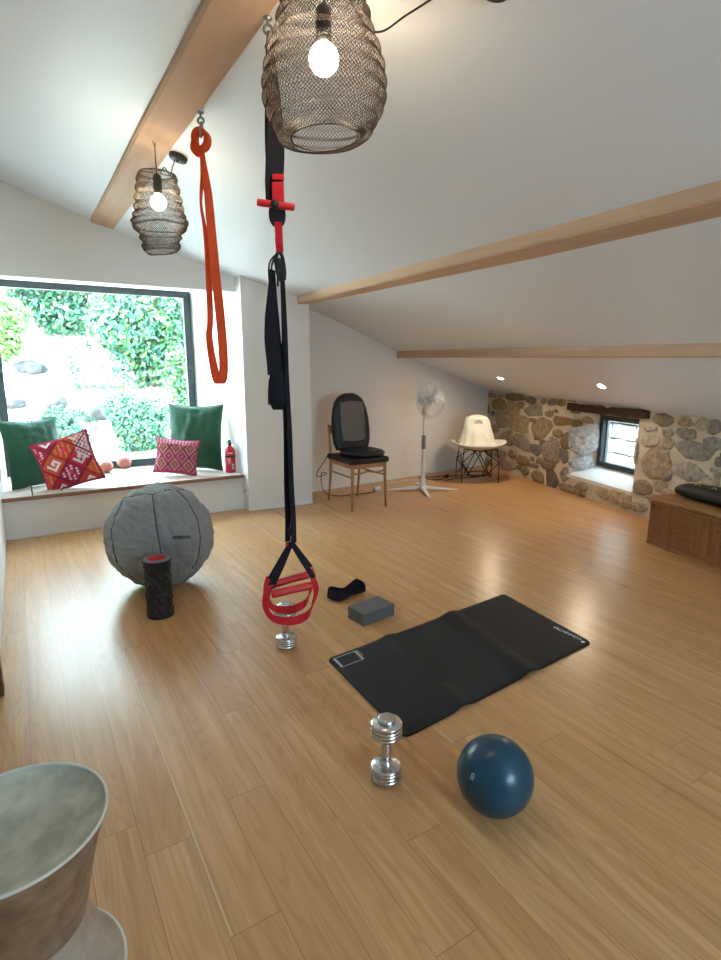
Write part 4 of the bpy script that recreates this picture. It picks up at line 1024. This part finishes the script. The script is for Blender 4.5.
# --- cream shell chair on dark rods
HX,HY=5.02,5.30
hu=V((.854,-.521,0)); hv=V((-.521,-.854,0))    # hu across, hv towards the front
t=thing('shell_chair','cream shell chair on crossed dark metal rods in the corner by the stone wall','chair',(HX,HY,0))
HM=frameM((0,0,0),hu,hv*-1,UP)   # local y points to the back
def seatpt(u,v):
    a=2*pi*u; r=v
    wx,wy=.355,.27
    p=sup(a,wx*r,wy*r,2.3); 
    z=.405+.085*max(0,(r-.35)/.65)**1.6
    z+= .030*abs(cos(a))**3*max(0,r-.6)/.4 - .018*max(0,-sin(a))*max(0,r-.6)/.4
    return V((p.x,p.y,z))
m=MB(); m.grid(lambda u,v: HM@seatpt(u,.02+.98*v),56,16,cu=True); o=m.build('seat_shell',M_shell,t); sd_=o.modifiers.new('t','SOLIDIFY'); sd_.thickness=.010; sd_.offset=0
# upright back, draped in a loose cream cover
def backpt(u,v):
    a=2*pi*u; wx=lerp(.255,.150,v**.85); wy=lerp(.135,.060,v)
    if v>.86: k=(v-.86)/.14; wx*=sqrt(max(0,1-k*k*.55)); wy*=sqrt(max(0,1-k*k*.9))
    q=sup(a,wx,wy,2.8); fold=.010*noise.noise(V((q.x*16,v*3,a*1.2)))*(1-v*.4)+.007*sin(a*11+v*3)*(1-v)
    flare=.030*max(0,(.10-v)/.10)
    return V((q.x*(1+flare*2)+cos(a)*fold,q.y*(1+flare)+sin(a)*fold+.075+.07*v,.455+.385*v-.012*(1-v)*abs(cos(a)) - (.02*(cos(a))**2*v)))
m=MB(); m.grid(lambda u,v: HM@backpt(u,v),72,30,cu=True); m.f.append([29*72+k for k in range(72)]); m.sm.append(True); m.mi.append(0)
m.build('backrest_cover',M_cloth,t)
n_=(HM.to_3x3()@V((0,-1,.18))).normalized(); cpt=HM@V((.005,.058,.455+.385*.78)); ux=(HM.to_3x3()@V((1,0,0))); uy=n_.cross(ux)
text_mesh('lettering','LPG',.060,M_black,t,frameM(cpt+n_*.012,ux,uy,n_))
# rods
def rod(name,pts,parent=t):
    for p in pts:
        m=MB(); m.tube([HM@V(q) for q in p],.0065,8); o=m.build(name,M_darkwire,parent)
    return o
fx,fy=.235,.215
tops={(-1,-1):(-.19,-.15),(1,-1):(.19,-.15),(-1,1):(-.19,.16),(1,1):(.19,.16)}
for (sx,sy),(ax_,ay_) in tops.items():
    rod('leg',[[(sx*fx,sy*fy,0),(sx*(fx-.0),sy*(fy-.01),.20),(sx*.21,sy*.17,.43)]])
m=MB()
def brace(name,pts): rod(name,pts)
for sy in (-1,1):
    y=sy*.205
    brace('cross_brace',[[(-.235,y,.26),(-.09,sy*.06,.055)],[(.235,y,.26),(.09,sy*.06,.055)],[(-.235,y,.26),(-.06,sy*.12,.40)],[(.235,y,.26),(.06,sy*.12,.40)]])
    brace('cross_brace',[[(-.11,sy*.04,.055),(.11,sy*.04,.055)],[(-.02,sy*.15,.40),(.15,sy*.10,.06)],[(.02,sy*.15,.40),(-.15,sy*.10,.06)]])
rod('seat_ring',[[(-.21,-.17,.43),(0,-.15,.40),(.21,-.17,.43)],[(-.21,.17,.43),(0,.15,.40),(.21,.17,.43)],[(-.08,-.15,.40),(-.08,.15,.40)],[(.08,-.15,.40),(.08,.15,.40)]])

# --- wicker chest and bag
wd_=V((-.233,-.972,0)); wn=V((.972,-.233,0))    # along the front, and towards the wall
t=thing('wicker_chest','brown wicker chest against the stone wall at the right edge','chest',(4.403,2.558,0))
WM=frameM((0,0,0),wd_,wn,UP); LX,LY,LZ=1.10,.50,.385
m=MB(); m.box((LX/2,LY/2,LZ/2-.01),(LX-.03,LY-.03,LZ-.03),.0,WM); m.build('inner_body',M_wicker,t)
# woven front and end: real strands going over and under the stakes
def weave(name,org,ax,L,H,nrm):
    m=MB(); ns=int(L/.030); rows=int(H/.0155)
    for j in range(rows):
        z=.022+j*(H-.03)/rows; pts=[]
        for i in range(ns*2+1):
            s=L*i/(ns*2); o_=.0065*(1 if (i//1+j)%2 else -1) if i%2 else 0
            pts.append(org+ax*s+UP*z+nrm*(o_+.003))
        m.tube(pts,.0072,6,cap=False)
    for i in range(ns): m.tube([org+ax*(L*(i+.5)/ns)+UP*.01,org+ax*(L*(i+.5)/ns)+UP*(H-.005)],.0065,6,cap=False)
    return m.build(name,M_wicker,t)
weave('woven_front',V((0,0,0))+wd_*.012-wn*.0,wd_,LX-.024,LZ-.035,wn*-1)
weave('woven_side',V((0,0,0))+wn*.012,wn,LY-.024,LZ-.035,wd_*-1)
m=MB()
for p in ([(0,0,.012),(LX,0,.012)],[(0,0,.012),(0,LY,.012)],[(0,0,.0),(0,0,LZ-.03)],[(LX,0,0),(LX,0,LZ-.03)],[(0,0,LZ-.035),(LX,0,LZ-.035)],[(0,0,LZ-.035),(0,LY,LZ-.035)]): m.tube([WM@V(q)-wn*.004 for q in p],.012,8)
m.box((LX*.485,-.006,LZ/2-.01),(.022,.012,LZ-.05),.004,WM); m.build('edge_frame',M_wicker,t)
m=MB(); m.box((LX/2,LY/2,LZ+.008),(LX+.01,LY-.02,.020),.006,WM)
lid=m.build('lid',M_wickerrim,t)
m=MB(); m.tube([WM@V(q) for q in smoothpath([(-.012,.02,LZ+.004),(0,-.014,LZ+.004),(.03,-.018,LZ+.004),(LX-.03,-.018,LZ+.004),(LX,-.014,LZ+.004)],6)],.015,10); m.tube([WM@V(q) for q in [(-.012,.02,LZ+.004),(-.012,LY-.02,LZ+.004)]],.015,10); m.build('lid_rim',M_wickerrim,lid)
t=thing('sports_bag','black sports bag with yellow-green zip details lying on the wicker chest','bag',tuple(V((4.403,2.558,LZ+.019))))
m=MB(); vs=[];nn=30;mm=20
def bag(u,v):
    x=lerp(.035,.80,u); e=min(1,sqrt(max(0,1-abs(2*u-1)**5)))
    a=2*pi*v; q=sup(a,.135*(.55+.45*e),.056*(.45+.55*e),2.6)
    z=q.y+.058; z=max(0,z)+.010*noise.noise(V((x*7,q.x*9,q.y*9)))*(1 if z>.02 else 0)
    return WM@V((x,.25+q.x+.02*sin(x*6),max(0,z)))
m.grid(lambda u,v: bag(u,v),nn,mm,cv=True); m.f.append([j*nn for j in range(mm)]); m.f.append([j*nn+nn-1 for j in range(mm)][::-1]); m.sm+=[True,True]; m.mi+=[0,0]
m.build('bag_body',M_bag,t)
m=MB(); m.tube([bag(.25+.5*k/20,.30)+UP*.003 for k in range(21)],.0022,5); m.build('zip',mat('olive_zip',(.16,.17,.04),.5),t)
m=MB(); m.tube(smoothpath([bag(.17,.27)+UP*.006,bag(.20,.25)+UP*.022,bag(.23,.27)+UP*.006],5),.005,6); m.build('pull_loop',M_yellow,t); m=MB(); m.tube(smoothpath([bag(.40,.30)+UP*.004,bag(.43,.28)+UP*.012,bag(.46,.31)+UP*.004],5),.004,6); m.build('pull_loop',M_yellow,t)
m=MB(); m.tube(smoothpath([bag(.5,.22)+UP*.004,bag(.6,.2)+UP*.03,bag(.72,.2)+UP*.035,bag(.85,.22)+UP*.004],6),.010,8); m.build('carry_handle',M_bag,t)

# ------------------------------------------------------------------ on the window seat (top z .368)
ZT=.369
def cushion(name,label,cat,M,w,h,th,material,pattern=None,group=None,seed=0,n=56,corner=.10,edgepull=.085):
    m=MB(); 
    def pt(i,j,side):
        x=2*i/(n-1)-1; y=2*j/(n-1)-1
        k=((1-x**2)*(1-y**2)); z=th/2*max(0,k)**.42
        px=x*w/2*(1-edgepull*(1-y*y)); py=y*h/2*(1-edgepull*(1-x*x))
        wr=.016*noise.noise(V((x*2+seed,y*2,side)))+.008*noise.noise(V((x*5+seed,y*1.8,side+3)))+.006*noise.noise(V((x*2.5,y*7+seed,side+9)))
        return V((px,side*(z+wr*min(1,k*3)),py))
    for side in (-1,1):
        for j in range(n):
            for i in range(n):
                m.c=pattern(i/(n-1),j/(n-1)) if pattern else (1,1,1)
                m.v.append(pt(i,j,side)); m.col.append(m.c)
    def id_(s,i,j): return s*n*n+j*n+i
    for s in (0,1):
        for j in range(n-1):
            for i in range(n-1):
                q=[id_(s,i,j),id_(s,i+1,j),id_(s,i+1,j+1),id_(s,i,j+1)]
                m.f.append(q if s==0 else q[::-1]); m.sm.append(True); m.mi.append(0)
    t=thing(name,label,cat,group=group); t.matrix_world=M
    m.build('cushion_cover',material,t,colattr=True)
    m=MB(); e=[]
    for k in range(n): e.append(pt(k,0,0))
    for k in range(1,n): e.append(pt(n-1,k,0))
    for k in range(n-2,-1,-1): e.append(pt(k,n-1,0))
    for k in range(n-2,0,-1): e.append(pt(0,k,0))
    m.tube(e,.006,6,True); m.build('edge_seam',material if not pattern else M_kilimedge,t)
    return t
M_kilimedge=mat('kilim_edge',(.30,.03,.05),.9)
def place(c,r,u):
    r=V(r).normalized(); u=V(u); u=(u-r*u.dot(r)).normalized(); nrm=u.cross(r)*-1   # local y (back)
    y=u.cross(r); return frameM(c,r,y,u)
def kilim1(x,y):
    # diamond lattice of red, orange and plum with white stepped hooks
    a=(x+y)*2.0; b_=(x-y)*2.0+4; ia,ib=int(a),int(b_); fa,fb=a-ia,b_-ib
    base=[(.46,.020,.045),(.55,.085,.030),(.36,.014,.055),(.50,.045,.03)][(ia*2+ib)%4]
    d=max(abs(fa-.5),abs(fb-.5))
    c=base
    if d>.46: c=(.20,.02,.03)
    else:
        g=int(fa*9),int(fb*9)
        if (ia+ib)%2==0:
            hook={(2,2),(2,3),(2,4),(2,5),(2,6),(3,6),(4,6),(5,6),(6,6),(6,5),(6,4),(6,3),(5,3),(4,3),(4,4)}
            if g in hook: c=(.70,.60,.60)
        else:
            if (g[0]+g[1])%3==0 and .12<fa<.88 and .12<fb<.88: c=(.66,.52,.56) if (ia%2) else (.62,.22,.05)
            if g in {(4,4),(3,4),(5,4),(4,3),(4,5)}: c=(.60,.04,.16)
    if x<.03 or x>.97 or y<.03 or y>.97: c=(.30,.02,.05)
    if x>.72 and y>.45 and c==base and (int(x*22)+int(y*22))%2: c=(.62,.50,.55)
    return c
def kilim2(x,y):
    u=(x*3.0)%1.0; v=(y*2.0)%1.0; d=abs(u-.5)+abs(v-.5); k=int(d*13)
    pal=[(.16,.10,.08),(.52,.25,.20),(.10,.05,.05),(.50,.10,.08),(.55,.30,.28),(.42,.05,.10),(.10,.06,.07),(.46,.06,.14),(.50,.22,.24),(.42,.04,.10),(.15,.08,.09),(.44,.05,.12),(.5,.2,.22)]
    c=pal[min(12,k)]
    if y>.86: c=(.50,.06,.16) if int(x*26)%2 else (.55,.28,.30)
    if y<.07: c=(.42,.05,.09)
    return c
cushion('cushion','large dark green cushion leaning at the left end of the window seat','cushion',place((.075,5.93,ZT+.300),(.93,.36,.0),(-.13,.20,.96)),.50,.64,.20,M_green,group='green cushions',seed=1)
cushion('cushion','large dark green cushion leaning in the right corner of the window seat','cushion',place((1.565,5.93,ZT+.350),(.74,-.46,-.01),(.08,.16,.95)),.58,.70,.20,M_green,group='green cushions',seed=5)
cushion('cushion','tilted red and white kilim cushion resting on the left green cushion','cushion',place((.325,5.655,ZT+.232),(.86,-.10,-.21+.45),(-.32,.30,.88)),.49,.48,.13,M_kilim,kilim1,group='patterned cushions',seed=9,n=80)
cushion('cushion','small pink and brown kilim cushion before the right green cushion','cushion',place((1.305,5.71,ZT+.192),(.80,-.42,-.10),(-.14,.30,.9)),.43,.36,.12,M_kilim,kilim2,group='patterned cushions',seed=14,n=80)
# two small round balls
def smallball(x,y,label):
    t=thing('massage_ball',label,'ball',(x,y,ZT),group='pink balls on the window seat')
    r=.068
    m=MB(); m.grid(lambda u,v: V((r*1.1*sin(pi*v)*cos(2*pi*u),r*1.1*sin(pi*v)*sin(2*pi*u),r*.98-r*.98*cos(pi*v))),32,20,cu=True); m.build('rubber_ball',M_pinkball,t)
    m=MB(); m.tube([(r*1.1*cos(2*pi*k/32),r*1.1*sin(2*pi*k/32),r*.98) for k in range(32)],.0012,5,True); m.build('mould_line',M_pinkball,t)
smallball(.70,6.24,'terracotta pink ball touching the tilted kilim cushion')
smallball(.91,6.43,'terracotta pink ball farther right, nearer the window frame')
# fire extinguisher
t=thing('fire_extinguisher','small red fire extinguisher in the right corner of the window seat','fire extinguisher',(1.822,5.60,ZT))
MB().lathe([(0,0),(.050,0),(.054,.006),(.054,.215),(.050,.240),(.036,.262),(.020,.272),(.018,.285),(0,.285)],32).build('cylinder_body',M_extred,t)
MB().lathe([(.0555,.162),(.0570,.164),(.0570,.180),(.0555,.182)],32,cap=False).build('strap',M_black,t)
hd=MB().lathe([(0,.283),(.018,.283),(.020,.290),(.016,.315),(.010,.318),(0,.318)],20).build('valve',M_black,t)
m=MB(); m.box((.0,0,.328),(.022,.024,.020),.003); m.build('valve_cap',M_black,hd); m=MB(); m.box((-.012,-.012,.312),(.055,.014,.010),.002); m.build('lever',M_black,hd)
m=MB(); m.tube(smoothpath([(-.012,-.01,.306),(-.035,-.02,.310),(-.048,-.026,.296)],5),.006,8); m.lathe([(0,0),(.011,0),(.011,.006),(0,.006)],14,Matrix.Translation((-.030,-.022,.318))@Matrix.Rotation(1.3,4,'X')); m.build('nozzle',M_steel,hd)['label']='silver gauge and nozzle'
vd=V((-1.80,-5.60,0)).normalized(); a0=atan2(vd.y,vd.x)
def cyl(a,z,r=.0548): return V((r*cos(a0+a),r*sin(a0+a),z))
m=MB()
def patch(a,b_,z0,z1):
    for k in range(5):
        q,w_=lerp(a,b_,k/5),lerp(a,b_,(k+1)/5); m.quad(cyl(q,z0),cyl(w_,z0),cyl(w_,z1),cyl(q,z1))
rr=random.Random(3)
for z in (.150,.140,.130,.118,.106,.094): patch(-.55+rr.uniform(0,.2),.05+rr.uniform(0,.2),z,z+.005)
m.build('label_print',mat('pink_white_print',(.75,.50,.52),.6),t)['label']='white label print'
m=MB(); patch(-.4,.5,.203,.212); m.build('upper_print',M_whiteprint,t)['label']='white print above the strap'
m=MB(); patch(.30,.75,.040,.095); m.build('barcode_label',M_whiteprint,t)['label']='white label with dark symbol'
m=MB()
def patch2(a,b_,z0,z1): m.quad(cyl(a,z0,.0552),cyl(b_,z0,.0552),cyl(b_,z1,.0552),cyl(a,z1,.0552))
patch2(.42,.62,.055,.080); m.build('label_symbol',M_black,t)

# ------------------------------------------------------------------ the garden outside the window
def gz(x,y):
    b_=.12+.030*(y-6.6)
    if y>9.5: b_+=(y-9.5)*.42
    if y>13: b_+=(y-13)*.35
    return b_+.10*noise.noise(V((x*.5,y*.5,1)))+.04*noise.noise(V((x*1.7,y*1.7,4)))
m=MB(); m.grid(lambda u,v: V((lerp(-14,12,u),lerp(6.60,26,v),gz(lerp(-14,12,u),lerp(6.60,26,v)))),90,80); m.f=[f[::1] for f in m.f]
o=m.build('garden_ground',M_ground); struct(o)
m=MB(); m.grid(lambda u,v: V((lerp(5.4,14,u),lerp(-6,6.5,v),-.2)),4,4); o=m.build('outdoor_ground',M_ground); struct(o)
def shrub(label,x,y,rx,ry,rz,n,leaf,cols,seed,lift=.25,group='garden shrubs'):
    rr=random.Random(seed); z0=gz(x,y); t=thing('garden_shrub',label,'shrub',(x,y,z0-.03),group=group)
    m=MB(); lobes=[(V((rr.uniform(-.6,.6)*rx,rr.uniform(-.6,.6)*ry,rz*(lift+rr.uniform(.2,1.1)))),rr.uniform(.35,.62)) for _ in range(14)]
    lobes.append((V((0,0,rz*.6)),.7))
    for _ in range(n):
        c,s=rr.choice(lobes); d=V((rr.gauss(0,1),rr.gauss(0,1),rr.gauss(0,1))).normalized(); q=rr.uniform(.55,1.0)**.5*s
        p=c+V((d.x*rx*q,d.y*ry*q,d.z*rz*q*.8)); p.z=max(.03,p.z)
        nrm=(d*.6+V((rr.uniform(-1,1),rr.uniform(-1,1),rr.uniform(-.2,1)))).normalized(); a=nrm.orthogonal().normalized(); b_=nrm.cross(a); an=rr.uniform(0,6.28); a,b_=a*cos(an)+b_*sin(an),b_*cos(an)-a*sin(an)
        L=leaf*rr.uniform(.6,1.3); m.c=tuple(v*rr.uniform(.7,1.25) for v in rr.choice(cols))
        m.add([p-a*L*.5,p+b_*L*.25+nrm*L*.06,p+a*L*.5,p-b_*L*.25+nrm*L*.06],[(0,1,2,3)],False)
    m.build('foliage',M_leaf,t,colattr=True)
    m=MB()
    for c,s in lobes[:8]: m.tube(smoothpath([(0,0,0),(c.x*.3,c.y*.3,c.z*.5),(c.x*.9,c.y*.9,c.z)],4),[.022-.016*k/8 for k in range(9)],6)
    m.build('stems',M_bark,t)
G1=[(.06,.17,.085),(.09,.22,.10),(.05,.13,.08)]; G2=[(.14,.27,.07),(.18,.31,.10)]; G3=[(.06,.17,.11),(.085,.22,.13),(.045,.13,.08)]
shrub('tall spreading green shrub upper middle behind the window glass',.90,13.4,1.05,.8,1.15,6500,.14,G1,21,.05)
shrub('big green shrub filling the right of the big window',2.25,11.4,1.30,.75,1.40,12000,.125,G1+G2+G3,22,.05)
shrub('yellow-green bush at the left of the view through the big window',-.35,12.2,.72,.6,.85,4200,.12,G2,23,.2)
shrub('low rounded bush seen just above the tilted kilim cushion',.46,9.3,.50,.42,.50,4200,.065,G3,24,.05)
shrub('dense low bush seen above the small kilim cushion',1.62,9.25,.60,.48,.68,6500,.07,G3+G1,25,.05)
shrub('narrow tall grassy shrub beside the right window stile',2.47,10.0,.26,.28,.90,2600,.09,G2+G1,26,.2)
rr=random.Random(8)
for k,(x,y,s,lab) in enumerate(((.55,10.9,.20,'grey boulder on the bank left of the big shrub'),(1.02,10.45,.30,'largest grey boulder at the foot of the big shrub'),(.25,12.1,.24,'boulder beneath the tall spreading shrub'),(-.1,10.9,.18,'small boulder below the yellow-green bush'))):
    m=MB(); m.grid(lambda u,v: V((cos(2*pi*u)*sin(pi*v),sin(2*pi*u)*sin(pi*v)*.8,-cos(pi*v)*.62))*s*(1+.35*noise.noise(V((cos(2*pi*u)*sin(pi*v)*1.7+k*5,sin(2*pi*u)*sin(pi*v)*1.7,cos(pi*v)*1.7)))),24,16,cu=True)
    o=m.build('garden_boulder',M_rock,loc=(x,y,gz(x,y)+s*.3)); tag(o,lab,'boulder','garden boulders')
# dry stone garden wall seen through the small window
o_=W(2.35,0,-1.45); m=MB(); m.c=(.06,.06,.065)
def OW(u,z,h): return W(2.1+u,z,-1.35)+NI*h
m.grid(lambda u,v: OW(lerp(-3.0,3.2,u),lerp(-.2,2.1,v),.0),4,4)
rs=random.Random(12); z=-.1
while z<2.05:
    hh=rs.uniform(.14,.26); u=-3.0+rs.uniform(-.2,0)
    while u<3.1:
        w_=rs.uniform(.18,.46); k=rs.uniform(.8,1.15)
        m.c=(.24*k,.245*k,.25*k); d_=rs.uniform(.05,.09); m.box((u+w_/2,d_/2-.02,z+hh/2),(w_-.012,d_,hh-.012),.022,frameM(W(2.1,0,-1.35),D,NI,UP)@Matrix.Rotation(rs.uniform(-.01,.01),4,'Y')); u+=w_
    z+=hh
o=m.build('garden_wall',M_outwall,colattr=True); tag(o,'pale dry stone garden wall seen through the small window','garden wall'); struct(o)
SKY=6.5; SUN=6.0; EXPO=2.2
# ------------------------------------------------------------------ camera, light
F=555.; PT=math.atan(113/555.); YW=radians(31.4)
cd=bpy.data.cameras.new('camera'); cam=bpy.data.objects.new('camera',cd); COL.objects.link(cam)
cd.sensor_fit='VERTICAL'; cd.sensor_height=24.0; cd.lens=24.0*F/960; cd.clip_start=.05; cd.clip_end=200
fwv=V((sin(YW)*cos(PT),cos(YW)*cos(PT),-sin(PT))); cam.location=(0,0,1.45); cam.rotation_euler=fwv.to_track_quat('-Z','Y').to_euler()
SC.camera=cam
w=bpy.data.worlds.new('sky'); SC.world=w; w.use_nodes=True; bg=w.node_tree.nodes['Background']
bg.inputs[0].default_value=(.55,.78,1.0,1); bg.inputs[1].default_value=SKY
def light(name,kind,loc,rot,**k):
    l=bpy.data.lights.new(name,kind); o=bpy.data.objects.new(name,l); COL.objects.link(o); o.location=loc; o.rotation_euler=rot
    for a,b_ in k.items(): setattr(l,a,b_)
    return o
sd=V((.52,.50,-.80)).normalized()
light('sun','SUN',(0,0,20),sd.to_track_quat('-Z','Y').to_euler(),energy=SUN,angle=.01,color=(1,.95,.86))
o=light('window_portal','AREA',((WX0+WX1)/2,WY+.06,(WZ0+WZ1)/2),V((0,-1,0)).to_track_quat('-Z','Z').to_euler(),shape='RECTANGLE',size=WX1-WX0,size_y=WZ1-WZ0); o.data.cycles.is_portal=True
c=W((WU0+WU1)/2,(WWZ0+WWZ1)/2,-DEP-.05); o=light('small_window_portal','AREA',c,NI.to_track_quat('-Z','Z').to_euler(),shape='RECTANGLE',size=WU1-WU0,size_y=WWZ1-WWZ0); o.data.cycles.is_portal=True
o=light('added_fill_window_portal','AREA',((RX0+RX1)/2,-2.25,(RZ0+RZ1)/2),V((0,1,0)).to_track_quat('-Z','Z').to_euler(),shape='RECTANGLE',size=RX1-RX0,size_y=RZ1-RZ0); o.data.cycles.is_portal=True  # sampling portal for the added window behind the camera
vs=SC.view_settings; SC.display_settings.display_device='sRGB'; vs.view_transform='Standard'; vs.look='None'; vs.exposure=EXPO; vs.gamma=1; vs.use_curve_mapping=False
